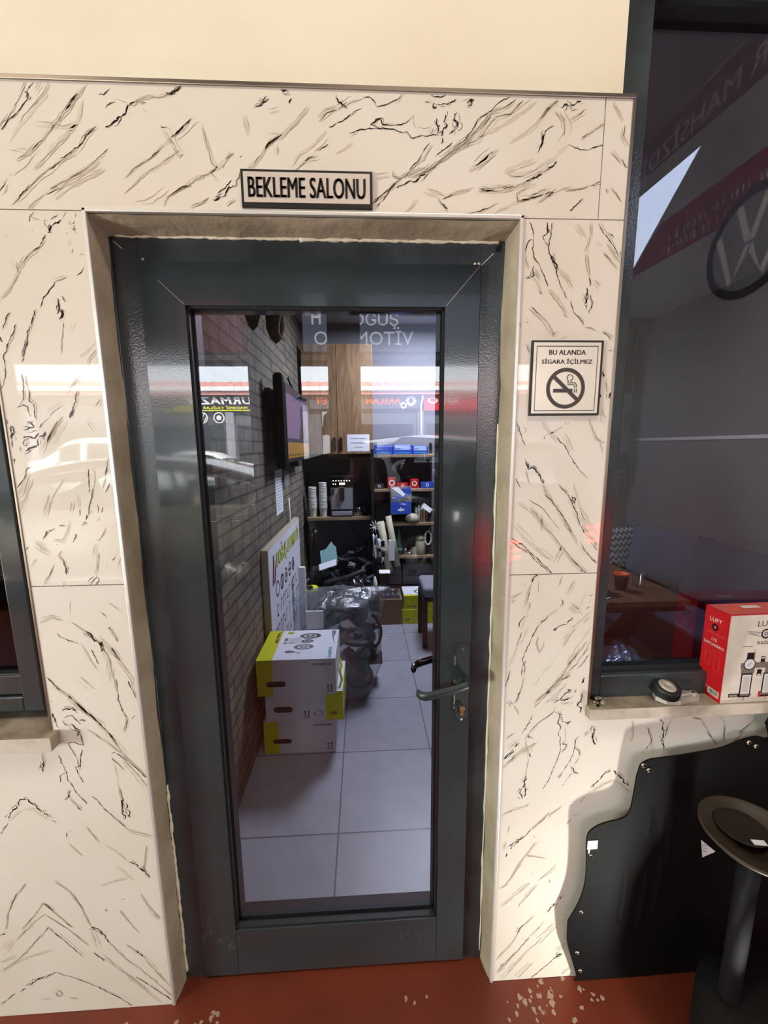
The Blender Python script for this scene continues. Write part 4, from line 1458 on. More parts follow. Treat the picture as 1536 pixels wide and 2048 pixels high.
# coffee machine
rt = thing('coffee_machine', 'black and grey bean to cup coffee machine with lit buttons on the wooden counter', 'coffee machine', (-.055, 2.93, .922))
b = MB(); b.box(-.168, .058, 2.86, 3.11, .930, 1.30, 0); b.box(-.16, .05, 2.845, 3.10, .922, .932, 0); b.build('body', ['black'], rt, bevel=.016, seg=3)
b = MB(); fr = FRONT(-.055, 2.845, 0)
b.box(-.163, .053, 2.838, 2.870, 1.205, 1.298, 0)
d = b.build('control_panel', ['black_gloss'], rt, bevel=.012, seg=3)
b = MB(); fr = FRONT(-.055, 2.8375, 0)
for u, v in [(-.075 + k * .025, 1.258) for k in range(7)] + [(-.075, 1.228), (-.055, 1.228)]:
    b = MB(); b.ring(fr, u, v, 0, .0045, 0, .0010, 12); b.build('button_light', ['led'], d)
b = MB(); b.rect(fr, -.020, .030, 1.222, 1.240, 0, .0010); b.build('display', ['led'], d)
b = MB(); b.box(-.157, .047, 2.848, 2.866, .985, 1.195, 0); b.build('front_panel', ['engine_grey'], rt, bevel=.008)
b = MB(); b.box(-.075, -.030, 2.812, 2.86, 1.085, 1.200, 0); b.box(-.065, -.057, 2.818, 2.832, 1.065, 1.087, 0); b.box(-.048, -.040, 2.818, 2.832, 1.065, 1.087, 0); b.build('spout', ['black_gloss'], rt, bevel=.005)
b = MB(); b.box(-.145, -.128, 2.835, 2.85, 1.12, 1.185, 0); b.build('steam_wand', ['black'], rt, bevel=.004)
b = MB(); b.box(-.150, .040, 2.808, 2.88, .932, .972, 0); d = b.build('drip_tray', ['engine_grey'], rt, bevel=.006)
b = MB()
for k in range(12): b.box(-.138 + k * .0145, -.132 + k * .0145, 2.815, 2.866, .9715, .9745, 0)
b.build('grate', ['black'], d)
b = MB(); b.tube(bez([(-.02, 3.10, .96), (.0, 3.115, .80), (.06, 3.112, .72), (.15, 3.11, .62), (.19, 3.10, .50)], 8), .005, 0, 8)
tag(b.build('power_cord', ['black']), 'black power cord hanging from the coffee machine down the dark wall', 'cord')
# paper cups in two stacks
def cup_mb(x, y, z, r=.037):
    b = MB(); b.lathe([(0, 0), (r * .78, 0), (r * .80, .003), (r * .985, .080), (r * 1.04, .082), (r * 1.04, .086), (r * .96, .086), (r * .76, .006), (0, .006)], (x, y, z), (0, 0, 1), 0, 20); return b
proto = cup_mb(0, 0, 0).build('paper_cup', ['cup_white'])
first = True
for sx, n, base, lab in [(-.330, 15, .922, 'white paper cup nested in the left and lower cup stack on the counter'), (-.232, 18, .922, 'white paper cup nested in the taller cup stack beside the coffee machine')]:
    for k in range(n):
        o = proto if first else proto.copy()
        if not first: COL.objects.link(o)
        first = False
        o.location = (sx + random.uniform(-.0015, .0015), 2.875 + random.uniform(-.0015, .0015), base + k * .0135 + (.0 if k < n - 4 else .004))
        tag(o, lab, 'cup', 'left stack of paper cups' if n == 15 else 'taller stack of paper cups')
b = MB(); b.lathe([(0, 0), (.026, 0), (.034, .085), (.032, .085), (.025, .004), (0, .004)], (.098, 2.87, .922), (0, 0, 1), 0, 24)
tag(b.build('plastic_tumbler', ['clear_glass']), 'clear plastic tumbler right of the coffee machine', 'tumbler')
b = MB(); b.lathe([(0, 0), (.022, 0), (.028, .06), (.022, .075), (0, .078)], (.160, 2.90, .922), (0, 0, 1), 0, 20)
tag(b.build('sugar_pot', ['black']), 'small dark pot at the right end of the coffee counter', 'pot')

# television on a swing arm on the brick wall
rt = thing('television', 'flat television on a wall arm showing a mauve picture, hung on the brick wall', 'television', (-.32, 1.95, 1.46))
fr = Fr((-.300, .075, 0), (0, 1, 0), (0, 0, 1))        # faces +x
b = MB(); b.box(-.345, -.302, 1.565, 2.495, 1.475, 1.955, 0); b.build('case', ['tv_black'], rt, bevel=.006)
b = MB(); b.rect(fr, 1.505, 2.405, 1.50, 1.942, 0, -.0012)
b.rect(fr, 1.505, 2.405, 1.895, 1.942, 1, -.0008); b.rect(fr, 1.505, 2.405, 1.50, 1.60, 2, -.0008); b.rect(fr, 1.505, 2.405, 1.60, 1.625, 1, -.0008)
b.poly(fr, [(1.95, 1.625), (2.05, 1.74), (2.03, 1.83), (2.10, 1.88), (2.20, 1.84), (2.22, 1.74), (2.30, 1.66), (2.31, 1.625)], 1, -.0004)
pass
for k in range(9): b.rect(fr, 1.55 + k * .09, 1.60 + k * .09, 1.515, 1.525, 1, -.0003)
b.build('screen', ['tv_screen', 'tv_dark', 'tv_band'], rt)
b = MB(); b.box(-.418, -.345, 1.90, 1.98, 1.66, 1.86, 0); b.box(-.419, -.385, 1.54, 2.30, 1.49, 1.915, 0); b.build('wall_arm_and_shadow', ['black'], rt, bevel=.004)  # arm, plus a dark board standing in for the television's shadow
b = MB(); b.box(-.36, -.30, 1.93, 2.04, 1.435, 1.475, 0); b.build('sensor_foot', ['black'], rt, bevel=.006)
b = MB(); b.tube(bez([(-.375, 2.1, 2.06), (-.345, 2.1, 1.99), (-.305, 2.1, 1.93), (-.265, 2.1, 1.905), (-.250, 2.1, 1.91)], 8), .010, 0, 8)
tag(b.build('cable', ['black']), 'thick black cable sticking out above the television', 'cable')
# dark cloth cover slung over the near side of the television
b = MB(); b.box(-.366, -.302, 1.51, 1.562, 1.44, 2.0, 0)
tag(b.build('cloth_cover', ['black_matte'], bevel=.03, seg=4), 'black cloth cover hanging at the near side of the television', 'cover')
# woven pendants near the ceiling
for nm, lab, x, y, zb, r, h in [('woven_pendant', 'slim brown woven pendant hanging near the door at the brick wall', -.278, .80, 2.03, .034, .30), ('woven_pendant', 'longer woven pendant with a white wire, nearer the television', -.205, .88, 2.00, .042, .45)]:
    rt = thing(nm, lab, 'pendant', (x, y, zb))
    b = MB(); b.lathe([(0, 0), (r * .55, .02), (r * .9, .06), (r, h * .5), (r * .8, h * .85), (.012, h)], (x, y, zb), (0, 0, 1), 0, 20); b.build('shade', ['wicker'], rt)
    b = MB(); b.tube([(x, y, zb + h), (x, y, RH)], .004, 0, 6); b.build('cord', ['straw_white' if r > .04 else 'black'], rt)
b = MB(); b.tube(bez([(-.19, .845, 2.30), (-.165, .84, 2.16), (-.185, .84, 2.05), (-.165, .84, 2.0)], 6), .0035, 0, 6)
tag(b.build('white_wire', ['straw_white']), 'thin white wire dangling beside the longer woven pendant', 'wire')
# notices on the brick wall
for y0, y1, z0, z1, lab, m in [(1.71, 1.93, 1.125, 1.42, 'long white notice sheet taped low on the brick wall', 'paper'), (2.02, 2.20, 1.28, 1.40, 'small grey notice under the television', 'wall_grey')]:
    b = MB(); fr = Fr((-.4195, 0, 0), (0, 1, 0), (0, 0, 1)); b.fbox(fr, y0, y1, z0, z1, 0, .0015, 0)
    n = 13 if m == 'paper' else 5
    for k in range(n):
        z = z1 - .025 - k * (z1 - z0 - .04) / n; b.rect(fr, y0 + .02, y1 - random.uniform(.02, .08), z - .004, z, 1, .002)
    tag(b.build('paper_notice', [m, 'ink_grey']), lab, 'notice')
b = MB(); b.tube([(-.40, 2.06, 1.20), (-.40, 2.06, .78)], .006, 0, 6)
tag(b.build('conduit', ['straw_white']), 'thin white cable conduit running down the brick wall behind the signboard', 'conduit')

# light box signboard leaning on the brick wall
rt = thing('signboard', 'large white light box sign with yellow lettering leaning on the brick wall', 'signboard', (-.40, 1.80, 0))
b = MB(); b.box(-.4195, -.381, 1.252, 2.338, .001, 1.008, 0); b.build('case', ['beige'], rt, bevel=.003)
b = MB(); fr = Fr((-.381, .160, -.025), (0, 1, 0), (0, 0, 1))
b.rect(fr, 1.097, 2.173, .035, 1.028, 0, .001)
b.text(fr, 'DOĞUŞ OTOMOTİV', 1.295, .848, .150, .82, 2, .0016, 'L', .012, 0, .006); b.text(fr, 'DOĞUŞ OTOMOTİV', 1.30, .855, .138, .81, 1, .0024, 'L', .012)
b.poly(fr, [(1.165, .80), (1.19, .80), (1.235, .97), (1.205, .97)], 2, .0016); b.poly(fr, [(1.205, .80), (1.23, .80), (1.265, .93), (1.245, .93)], 3, .0016)
b.poly(fr, [(1.235, .80), (1.25, .80), (1.275, .90), (1.262, .90)], 2, .0016)
for k in range(5):
    u = 1.29 + k * .135; b.ring(fr, u, .745, .036, .052, 2 if k else 4, .0016, 28)
    if k == 1: b.rect(fr, u - .010, u + .010, .705, .785, 2, .0018)
    if k == 2: b.ring(fr, u, .745, 0, .022, 4, .0018, 20)
    if k == 3: b.rect(fr, u - .036, u + .036, .735, .755, 2, .0018)
    if k == 4: b.ring(fr, u, .745, 0, .028, 2, .0018, 20)
rs = random.Random(9)
for row, (zz, hh) in enumerate([(.575, .075), (.455, .07), (.33, .07)]):
    u = 1.19 if row else 1.25
    while u < 2.06:                                   # the lower rows are unreadable in the photo: dark letter strokes only
        w = rs.uniform(.03, .05); m = 2
        b.rect(fr, u, u + .010, zz, zz + hh, m, .0016)
        k = rs.random()
        if k < .4: b.rect(fr, u, u + w, zz + hh - .012, zz + hh, m, .0016)
        if k > .3: b.rect(fr, u, u + w, zz, zz + .012, m, .0016)
        if k > .6: b.rect(fr, u + w - .010, u + w, zz, zz + hh, m, .0016)
        u += w + .022
        if rs.random() < .14: u += .05
b.build('face', ['carton_top', 'yellow', 'sign_ink', 'red', 'ink_grey'], rt)

# ---------------------------------------------------------------- stack of three clutch kit cartons
def kit_box(name, label, x0, x1, y0, y1, z0, z1, style):
    b = MB(); b.box(x0, x1, y0, y1, z0, z1, 0)
    F = FRONT(x0, y0, z0); w = x1 - x0; h = z1 - z0; d = y1 - y0
    T = Fr((x0, y0, z1), (1, 0, 0), (0, 1, 0)); R = Fr((x1, y0, z0), (0, 1, 0), (0, 0, 1))
    def slot(u0, u1, v, hh=.028):
        n = 8; pts = [(u1 - hh / 2 + hh / 2 * math.cos(a), v + hh / 2 * math.sin(a)) for a in [-PI / 2 + PI * k / n for k in range(n + 1)]]
        pts += [(u0 + hh / 2 + hh / 2 * math.cos(a), v + hh / 2 * math.sin(a)) for a in [PI / 2 + PI * k / n for k in range(n + 1)]]
        b.poly(F, pts, 3, .0008)
    def arrows(u, v):
        for k in (0, .018):
            b.rect(F, u + k, u + k + .004, v, v + .030, 2, .0008); b.poly(F, [(u + k - .004, v + .026), (u + k + .008, v + .026), (u + k + .002, v + .036)], 2, .0009)
        b.rect(F, u - .005, u + .027, v - .005, v - .002, 2, .0008)
    if style in ('top', 'bottom'):
        b.rect(F, 0, .076, 0, h, 1, .0004); slot(.045, .140, h * .33 if style == 'top' else h * .38, .030 if style == 'top' else .026)
        b.text(F, 'SCHAEFFLER', w - .065, h - .034, .0125, .095, 2, .0008, 'C', .02); arrows(w - .042, .020)
    else:
        b.rect(F, w - .088, w, 0, h, 1, .0004); slot(.040, .135, h * .42, .032)
        arrows(.195, .022); b.ring(F, .265, .040, .014, .017, 4, .0008, 20, 0, 2 * PI, 1.4, .8); b.text(F, 'LuK', w - .048, .030, .020, .040, 2, .0009, 'C', .03)
        b.rect(R, 0, d, 0, h, 1, .0004); b.text(R, 'LuK', d * .5, h * .3, .05, .12, 2, .0008, 'C', .03)
    if style == 'top':
        b.rect(T, 0, w, 0, d, 5, .0003); b.rect(T, 0, .078, 0, d, 1, .0006)
        V = Fr(T.p(.058, d - .02, 0), (0, -1, 0), (1, 0, 0)); b.text(V, 'RepSet DMF', 0, -.012, .026, .125, 2, .0010, 'L', .03)
        b.poly(T, [(.105, d - .045), (.140, d - .045), (.140, d - .015), (.105, d - .015)], 1, .0007); b.text(T, 'LuK', .1225, d - .038, .014, .028, 2, .0010, 'C', .03)
        for (u, v, r, m) in [(.235, d - .072, .058, 2), (.225, d - .132, .034, 2), (.215, d - .195, .052, 4), (.150, d - .245, .024, 2)]:
            b.ring(T, u, v, r * .62, r, m, .0007, 32, 0, 2 * PI, 1, .55); b.ring(T, u, v, r * .18, r * .40, m, .0008, 24, 0, 2 * PI, 1, .55); b.ring(T, u, v, r * .70, r * .82, 4, .0009, 30, 0, 2 * PI, 1, .55)
            for k in range(6): b.strip(T, [(u + r * .38 * math.cos(k), v + r * .2 * math.sin(k)), (u + r * .66 * math.cos(k), v + r * .36 * math.sin(k))], .003, 4, .0008)
        b.strip(T, [(.165, d - .245), (.205, d - .265), (.205, d - .250)], .006, 4, .0009)
        b.rect(T, .105, .195, d - .155, d - .085, 0, .0010); b.rect(T, .100, .118, d - .125, d - .095, 4, .0012); b.rect(T, .100, .118, d - .155, d - .143, 2, .0012); b.rect(T, .128, .165, d - .153, d - .145, 4, .0012)
        for k in range(3): b.rect(T, .128, .185, d - .105 - k * .012, d - .103 - k * .012, 4, .0012)
        V = Fr(T.p(w - .022, .012, 0), (0, 1, 0), (-1, 0, 0)); b.text(V, 'SCHAEFFLER', 0, 0, .018, .105, 6, .0010, 'L', .03)
        b.poly(T, [(w - .040, d - .018), (w - .022, d - .010), (w - .012, d - .03), (w - .024, d - .09), (w - .016, d - .18), (w - .030, d - .10)], 4, .0007)
        b.rect(R, 0, d, 0, h, 0, .0003)
    o = b.build(name, ['carton_white', 'yellow_dk', 'sign_ink', 'hole', 'ink_grey', 'carton_top', 'teal'], bevel=0)
    return tag(o, label, 'carton', 'stack of clutch kit cartons')
kit_box('carton', 'white carton with a left yellow band on the floor, lowest of the stack of three', -.378, -.012, .955, 1.246, .002, .186, 'bottom')
kit_box('carton', 'white carton with a yellow right end, in the middle of the stack of three', -.360, .030, .950, 1.246, .187, .346, 'middle')
kit_box('carton', 'white carton picturing clutch discs on its lid, on top of the stack of three', -.388, .0, .925, 1.248, .347, .538, 'top')
b = MB(); b.tube(bez([(.012, 1.05, .47), (.022, 1.03, .44), (.014, 1.01, .42), (.024, 1.0, .38), (.012, .985, .345), (.010, .97, .31)], 5), .006, 0, 6)
tag(b.build('yellow_strap', ['yellow']), 'yellow plastic strap hanging at the right side of the top carton', 'strap')

# ---------------------------------------------------------------- clear plastic sack full of car parts
rt = thing('plastic_sack', 'big clear plastic sack of dark car parts standing behind the carton stack', 'sack', (.0, 1.55, .002))
rsk = random.Random(21)
from mathutils import noise as _n
def sack(u, v):
    a = 2 * PI * u
    if v < .12: t = v / .12; rad = .9 * t; z = .012 * t
    elif v < .86: t = (v - .12) / .74; rad = .9 + .16 * math.sin(t * PI) - .06 * t; z = .012 + .60 * t
    else: t = (v - .86) / .14; rad = .84 * (1 - t * .98); z = .612 + .05 * math.sin(t * PI * .5)
    p = Vector((math.cos(a), math.sin(a), 0))
    ru = .285; rvv = .26
    q = Vector((-.035 + p.x * ru * rad, 1.58 + p.y * rvv * rad, z))
    k = .035 * _n.noise(Vector((p.x * 1.8, p.y * 1.8, z * 4))) + .016 * _n.noise(Vector((p.x * 6, p.y * 6, z * 11 + 5)))
    q += Vector((p.x, p.y, 0)) * k * (1 if v > .1 else 0)
    ang = (a - .35 + PI) % (2 * PI) - PI
    if v > .62: q += Vector((.10, -.02, .06 * math.sin(v * 3))) * math.exp(-(ang / .35) ** 2) * math.exp(-((v - .86) / .12) ** 2)
    q.z = max(q.z, .003)
    q.x = max(q.x, -.330)
    q.y = max(q.y, 1.285)
    return q
b = MB(); b.grid(sack, 72, 60, 0); b.build('film', ['film'], rt)
def part_blob(mb, c, s, seed, m=0):
    r = random.Random(seed); c = Vector(c)
    k = r.choice(['box', 'cyl', 'tube', 'disc'])
    rot = Matrix.Rotation(r.uniform(0, 3), 3, 'Z') @ Matrix.Rotation(r.uniform(-.8, .8), 3, 'X')
    t = MB()
    if k == 'box':
        a = [s * r.uniform(.5, 1) for _ in range(3)]; t.box(-a[0], a[0], -a[1] * .6, a[1] * .6, -a[2] * .4, a[2] * .4)
        t.cyl((a[0] * .3, 0, a[2] * .38), s * .3, s * .25, (0, 0, 1), 0, 14); t.cyl((-a[0] * .6, -a[1] * .55, 0), s * .18, s * .2, (0, -1, 0), 0, 12)
    elif k == 'cyl':
        t.lathe([(0, -s), (s * .4, -s), (s * .45, -s * .8), (s * .45, -s * .2), (s * .6, -.15 * s), (s * .6, .1 * s), (s * .38, .2 * s), (s * .38, s * .9), (0, s * .9)], (0, 0, 0), (1, 0, 0), 0, 16)
        t.box(-s * .3, s * .1, -s * .2, s * .2, s * .4, s * .75)
    elif k == 'tube':
        t.tube(bez([(-s, 0, 0), (-s * .4, s * .4, s * .3), (s * .3, -s * .1, s * .5), (s, s * .2, 0)], 6), s * .17, 0, 10)
        t.cyl((-s, 0, 0), s * .24, s * .2, (1, 0, 0), 0, 12)
    else:
        t.lathe([(0, 0), (s * .85, 0), (s * .9, s * .08), (s * .9, s * .22), (s * .6, s * .26), (s * .55, s * .12), (s * .25, s * .12), (s * .22, s * .38), (0, s * .38)], (0, 0, 0), (0, .3, 1), 0, 24)
    mb.add([c + rot @ v for v in t.v], t.f, m, False)
    return mb
n = 0
for (cx, cy, cz, s) in [(-.16, 1.55, .14, .13), (.08, 1.48, .12, .13), (.18, 1.62, .16, .12), (-.04, 1.66, .30, .14), (.10, 1.52, .34, .13), (-.18, 1.60, .38, .11), (.20, 1.56, .44, .09), (-.02, 1.50, .50, .10), (.07, 1.68, .50, .10), (.02, 1.42, .26, .10), (.16, 1.46, .26, .09)]:
    b = MB(); part_blob(b, (cx, cy, cz), s, 40 + n); n += 1
    b.build('car_part', ['engine_dark'], rt, bevel=.004)
b = MB(); b.tube(bez([(.20, 1.50, .52), (.245, 1.46, .44), (.235, 1.44, .36), (.20, 1.43, .33), (.19, 1.44, .36)], 6), .010, 0, 8); b.build('hose', ['black'], rt)
b = MB(); b.box(-.20, -.10, 1.345, 1.36, .50, .61, 0); b.build('paper_sheet', ['paper'], rt)

# ---------------------------------------------------------------- heap of used engine parts in the far corner
rp = random.Random(77)
kinds = {}
for k in range(52):
    x = rp.uniform(-.33, .19); y = rp.uniform(2.28, 2.95); lvl = k // 13
    z = .07 + lvl * .125 + (y - 2.28) * .20; s = rp.uniform(.055, .10)
    if lvl == 2: z += .03
    b = MB(); seed = 300 + k; part_blob(b, (x, y, z), s, seed)
    dark = rp.random() < .84
    o = b.build('engine_part', ['engine_black' if dark else 'engine_grey'], bevel=.003)
    tag(o, 'black greasy engine part in the heap under the coffee counter' if dark else 'bare metal engine part in the heap under the coffee counter', 'engine part', 'heap of engine parts' if dark else 'bare metal parts in the heap')
b = MB(); b.box(-.335, .17, 2.30, 3.06, .003, .06, 0); tag(b.build('cardboard_sheet', ['engine_dark']), 'dark greasy board lying under the heap of engine parts', 'board')
b = MB(); b.tube(bez([(-.18, 2.30, .46), (-.02, 2.28, .50), (.14, 2.32, .55)], 8), .020, 0, 10); tag(b.build('intake_pipe', ['engine_dark']), 'long smooth dark pipe lying across the front of the heap of parts', 'pipe')
b = MB(); b.lathe([(0, 0), (.052, 0), (.055, .006), (.055, .026), (.050, .030), (0, .030)], (-.29, 2.27, .408), (0, 0, 1), 0, 32)
tag(b.build('yellow_screw_top', ['yellow']), 'round yellow lid lying at the left front of the engine parts heap', 'lid')
b = MB(); b.lathe([(0, 0), (.05, 0), (.055, .40), (0, .405)], (-.29, 2.27, .002), (0, 0, 1), 0, 24); tag(b.build('canister', ['engine_black']), 'black canister under the yellow lid', 'canister')
b = MB(); b.lathe([(0, 0), (.022, .002), (.028, .02), (.022, .04), (0, .045)], (-.135, 2.22, .395), (.2, -.9, .4), 0, 20); tag(b.build('metal_cup', ['steel']), 'small shiny round metal cap before the heap of parts', 'cap')
b = MB(); b.box(-.17, -.10, 2.20, 2.28, .002, .39, 0); tag(b.build('black_case', ['engine_black'], bevel=.005), 'tall black case holding up the small metal cap', 'case')
fr = Fr((-.155, 2.42, .66), (1, .2, .25), (-.1, .35, .8))
b = MB(); b.fbox(fr, -.07, .07, -.07, .06, 0, .002, 0); b.poly(fr, [(-.02, .06), (.06, .06), (.035, .11)], 0, .001); tag(b.build('teal_wrapper', ['teal_paper']), 'teal paper wrapper on top of the engine parts heap', 'wrapper')
fr = Fr((-.16, 2.36, .595), (1, .1, .3), (-.1, .6, .5))
b = MB(); b.fbox(fr, -.075, .075, -.03, .03, 0, .002, 0); tag(b.build('white_wrapper', ['paper']), 'crumpled white wrapper below the teal one on the heap', 'wrapper')
# white cardboard with a yellow rim behind the sack
b = MB(); b.box(-.335, -.288, 1.95, 1.98, .004, .70, 0); tag(b.build('white_foam_sheet', ['white'], bevel=.002), 'narrow white board standing between signboard and sack', 'board')

# ---------------------------------------------------------------- open rack with shelves on the back wall
rt = thing('storage_rack', 'open rack with black posts and wooden shelves at the back wall', 'rack', (.53, 2.95, 0))
for x in (.232, .818):
    for y in (2.765, 3.10):
        b = MB(); b.box(x - .014, x + .014, y - .014, y + .014, 0, 1.545 if x < .5 else 1.60, 0); b.build('post', ['black'], rt)
LV = (.548, .862, 1.182, 1.496)
for z in LV:
    b = MB(); b.box(.218, .832, 2.755, 3.115, z - .024, z, 0); b.build('shelf', ['shelf_wood'], rt, bevel=.002)
def prop(name, label, cat, mb, mats, bevel=0, group=None):
    return tag(mb.build(name, mats, bevel=bevel), label, cat, group)
# top shelf: blue cartons
for k, (x0, x1, h, lab) in enumerate([(.255, .42, .085, 'blue carton at the left end of the rack top shelf'), (.425, .60, .088, 'blue carton with a pale label in the middle of the top shelf'), (.605, .745, .075, 'blue carton at the right of the rack top shelf')]):
    b = MB(); b.box(x0, x1, 2.80, 3.0, 1.497, 1.497 + h, 0); fr = FRONT(x0, 2.80, 1.497); w = x1 - x0
    b.rect(fr, .0, w, .0, .028, 2); b.rect(fr, w * (.55 if k == 0 else .1), w * .9, h * .45, h * .97, 1 if k else 0, .0008)
    b.rect(fr, .01, w * .4, .045, .052, 1, .0008); b.rect(fr, .02, w - .02, .010, .018, 3, .0009)
    prop('blue_carton', lab, 'carton', b, ['blue', 'blue_lt', 'blue', 'teal'], .002)
# second shelf: red and dark packages
for x0, x1, h, m, lab in [(.37, .45, .10, 'red', 'red packet with a white mark left on the second shelf'), (.46, .56, .05, 'red', 'low red packet in the middle of the second shelf'), (.58, .66, .085, 'red', 'red tin right of the middle on the second shelf'), (.25, .34, .045, 'engine_black', 'dark low case at the left of the second shelf'), (.68, .80, .055, 'blue', 'dark blue packet at the right of the second shelf')]:
    b = MB(); b.box(x0, x1, 2.79, 2.92, 1.183, 1.183 + h, 0); fr = FRONT(x0, 2.79, 1.183); b.ring(fr, (x1 - x0) / 2, h * .55, h * .18, h * .28, 1, .0008, 16)
    prop('packet', lab, 'packet', b, [m, 'white'], .003)
# hanging blue pouch
b = MB(); fr = Fr((.49, 2.735, 1.085), (1, 0, .03), (0, .06, 1))
b.fbox(fr, -.098, .098, -.135, .125, -.012, 0, 0); b.rect(fr, -.092, .092, -.130, -.02, 1, .0006); b.poly(fr, [(-.09, -.02), (.09, .05), (.09, .11), (.02, .11)], 1, .0008); b.poly(fr, [(-.09, .115), (-.02, .115), (.04, .05), (.02, .03)], 2, .0010); b.rect(fr, -.03, .03, -.10, -.085, 2, .0010)
b.text(fr, 'S', 0, -.105, .035, .02, 2, .0012)
prop('blue_pouch', 'blue and white plastic pouch hanging from the second shelf of the rack', 'pouch', b, ['film', 'blue', 'white'], .003)
# third shelf: books and folded papers
x = .63
for k, (w, h, m) in enumerate([(.022, .14, 'teal_paper'), (.020, .16, 'beige'), (.026, .17, 'carton_brown'), (.016, .15, 'beige'), (.022, .165, 'carton_brown'), (.02, .15, 'hole')]):
    b = MB(); b.box(x, x + w, 2.80, 2.95, .863, .863 + h, 0); b.rect(FRONT(x, 2.80, .863), .003, w - .003, h * .7, h * .8, 1, .0006)
    prop('book', ['thin teal folder standing first in the row of books on the third shelf', 'beige book standing second in the row on the third shelf', 'brown book standing third in the row on the third shelf', 'slim beige book right of the brown ones on the third shelf', 'tall brown book near the right end of the third shelf', 'dark book last in the row on the third shelf'][k], 'book', b, [m, 'paper'], .001, 'books on the third shelf'); x += w + .003
fr = Fr((.735, 2.775, 1.0), (.8, 0, -.6), (.5, .1, .75))
b = MB(); b.fbox(fr, -.05, .05, -.022, .022, 0, .006, 0); prop('white_leaflet', 'white folded leaflet tilted across the top of the books', 'leaflet', b, ['white'])
b = MB(); b.lathe([(0, 0), (.05, .004), (.07, .03), (.05, .07), (.02, .085), (0, .085)], (.60, 2.80, .863), (0, 0, 1), 0, 14); prop('rag', 'yellowish crumpled rag on the third shelf beside the books', 'rag', b, ['beige'])
b = MB(); b.box(.25, .42, 2.80, 3.0, .863, 1.05, 0); prop('dark_case', 'dark square case at the left of the third shelf', 'case', b, ['black_matte'], .006)
# fourth shelf: bottles and jars
b = MB(); b.lathe([(0, 0), (.034, 0), (.036, .004), (.036, .085), (.026, .10), (.024, .19), (.013, .225), (.013, .27), (0, .272)], (.475, 2.82, .549), (0, 0, 1), 0, 24)
b.lathe([(.0365, .045), (.0365, .070)], (.475, 2.82, .549), (0, 0, 1), 1, 24); prop('green_bottle', 'green bottle with a pale band on the lower shelf', 'bottle', b, ['green_glass', 'teal_paper'])
b = MB(); b.lathe([(0, 0), (.02, 0), (.024, .04), (.008, .06), (0, .062)], (.540, 2.82, .549), (0, 0, 1), 0, 16); b.lathe([(0, 0), (.035, .002), (.03, .018), (0, .022)], (.575, 2.83, .549), (0, 0, 1), 0, 12); prop('metal_clips', 'little pile of shiny clips beside the green bottle', 'clips', b, ['steel'])
rt = thing('glass_jar', 'beige labelled jar with a yellowish lid on the lower shelf', 'jar', (.682, 2.82, .549))
b = MB(); b.lathe([(0, 0), (.046, 0), (.049, .005), (.049, .125), (.042, .135), (0, .135)], (.682, 2.82, .549), (0, 0, 1), 0, 28); b.build('body', ['beige'], rt)
b = MB(); b.lathe([(0, .135), (.046, .135), (.047, .16), (.03, .180), (0, .182)], (.682, 2.82, .549), (0, 0, 1), 0, 28); b.build('lid', ['jar_amber'], rt)
b = MB()
for k in range(10):
    a = k * .63; b.lathe([(0, -.012), (.012, 0), (0, .012)], (.752 + .03 * math.cos(a), 2.79, .71 + .065 * math.sin(a)), (0, -1, 0), 0, 8)
b.tube([(.752 + .03 * math.cos(k * PI / 8), 2.79, .71 + .065 * math.sin(k * PI / 8)) for k in range(17)], .008, 0, 6); b.tube([(.752, 2.79, .775), (.79, 2.79, .83)], .002, 0, 5)
prop('white_wreath', 'small white wreath hanging on the right post of the rack', 'wreath', b, ['straw_white'])
# dark crates under the bottom shelf
for x0, x1, lab in [(.25, .50, 'dark crate at the left under the rack'), (.51, .80, 'dark crate at the right under the rack')]:
    b = MB(); b.box(x0, x1, 2.79, 3.08, .003, .46, 0); fr = FRONT(x0, 2.79, 0)
    for k in range(4): b.fbox(fr, .01, x1 - x0 - .01, .06 + k * .10, .065 + k * .10, 0, .004, 1)
    b.fbox(fr, .06, .13, .36, .40, 0, .006, 1); prop('dark_crate', lab, 'crate', b, ['wall_dark', 'hole'], .004)
# rolled sheets and shopping bags hanging left of the rack
for (xa, za, xb, zb, r, lab) in [(.30, 1.00, .375, .55, .034, 'long beige roll leaning at the left front of the rack'), (.385, .98, .45, .60, .028, 'second beige roll leaning beside the first one at the rack')]:
    b = MB(); b.lathe([(0, 0), (r, 0), (r, .47), (r * .6, .47), (r * .6, .44), (0, .44)], (xb, 2.66, zb - .12), (xa - xb, .06, za - zb), 0, 18); prop('paper_roll', lab, 'roll', b, ['beige'])
b = MB(); b.box(.365, .42, 2.60, 2.615, .55, .74, 0); prop('white_sheet', 'white sheet clipped to the beige rolls', 'sheet', b, ['white'])
for x0, x1, z0, z1, m, lab in [(.225, .265, .57, .78, 'paper', 'white shopping bag hanging left of the beige rolls'), (.27, .33, .53, .74, 'carton_white', 'checked black and white bag hanging beside the shopping bag')]:
    b = MB(); b.grid(lambda u, v: Vector((x0 + (x1 - x0) * u, 2.64 + .02 * math.sin(u * 7 + v * 5), z0 + (z1 - z0) * v + .012 * math.sin(u * 9))), 8, 10, 0)
    fr = FRONT(x0, 2.615, z0)
    if m == 'carton_white':
        for k in range(4):
            b.rect(fr, (k % 2) * .03, (k % 2) * .03 + .03, k * .05, k * .05 + .05, 1, 0)
    else: b.poly(fr, [(.012, .12), (.028, .12), (.03, .17), (.015, .19)], 1, 0)
    o = prop('hanging_bag', lab, 'bag', b, [m, 'black']); sd = o.modifiers.new('thickness', 'SOLIDIFY'); sd.thickness = .003
b = MB()
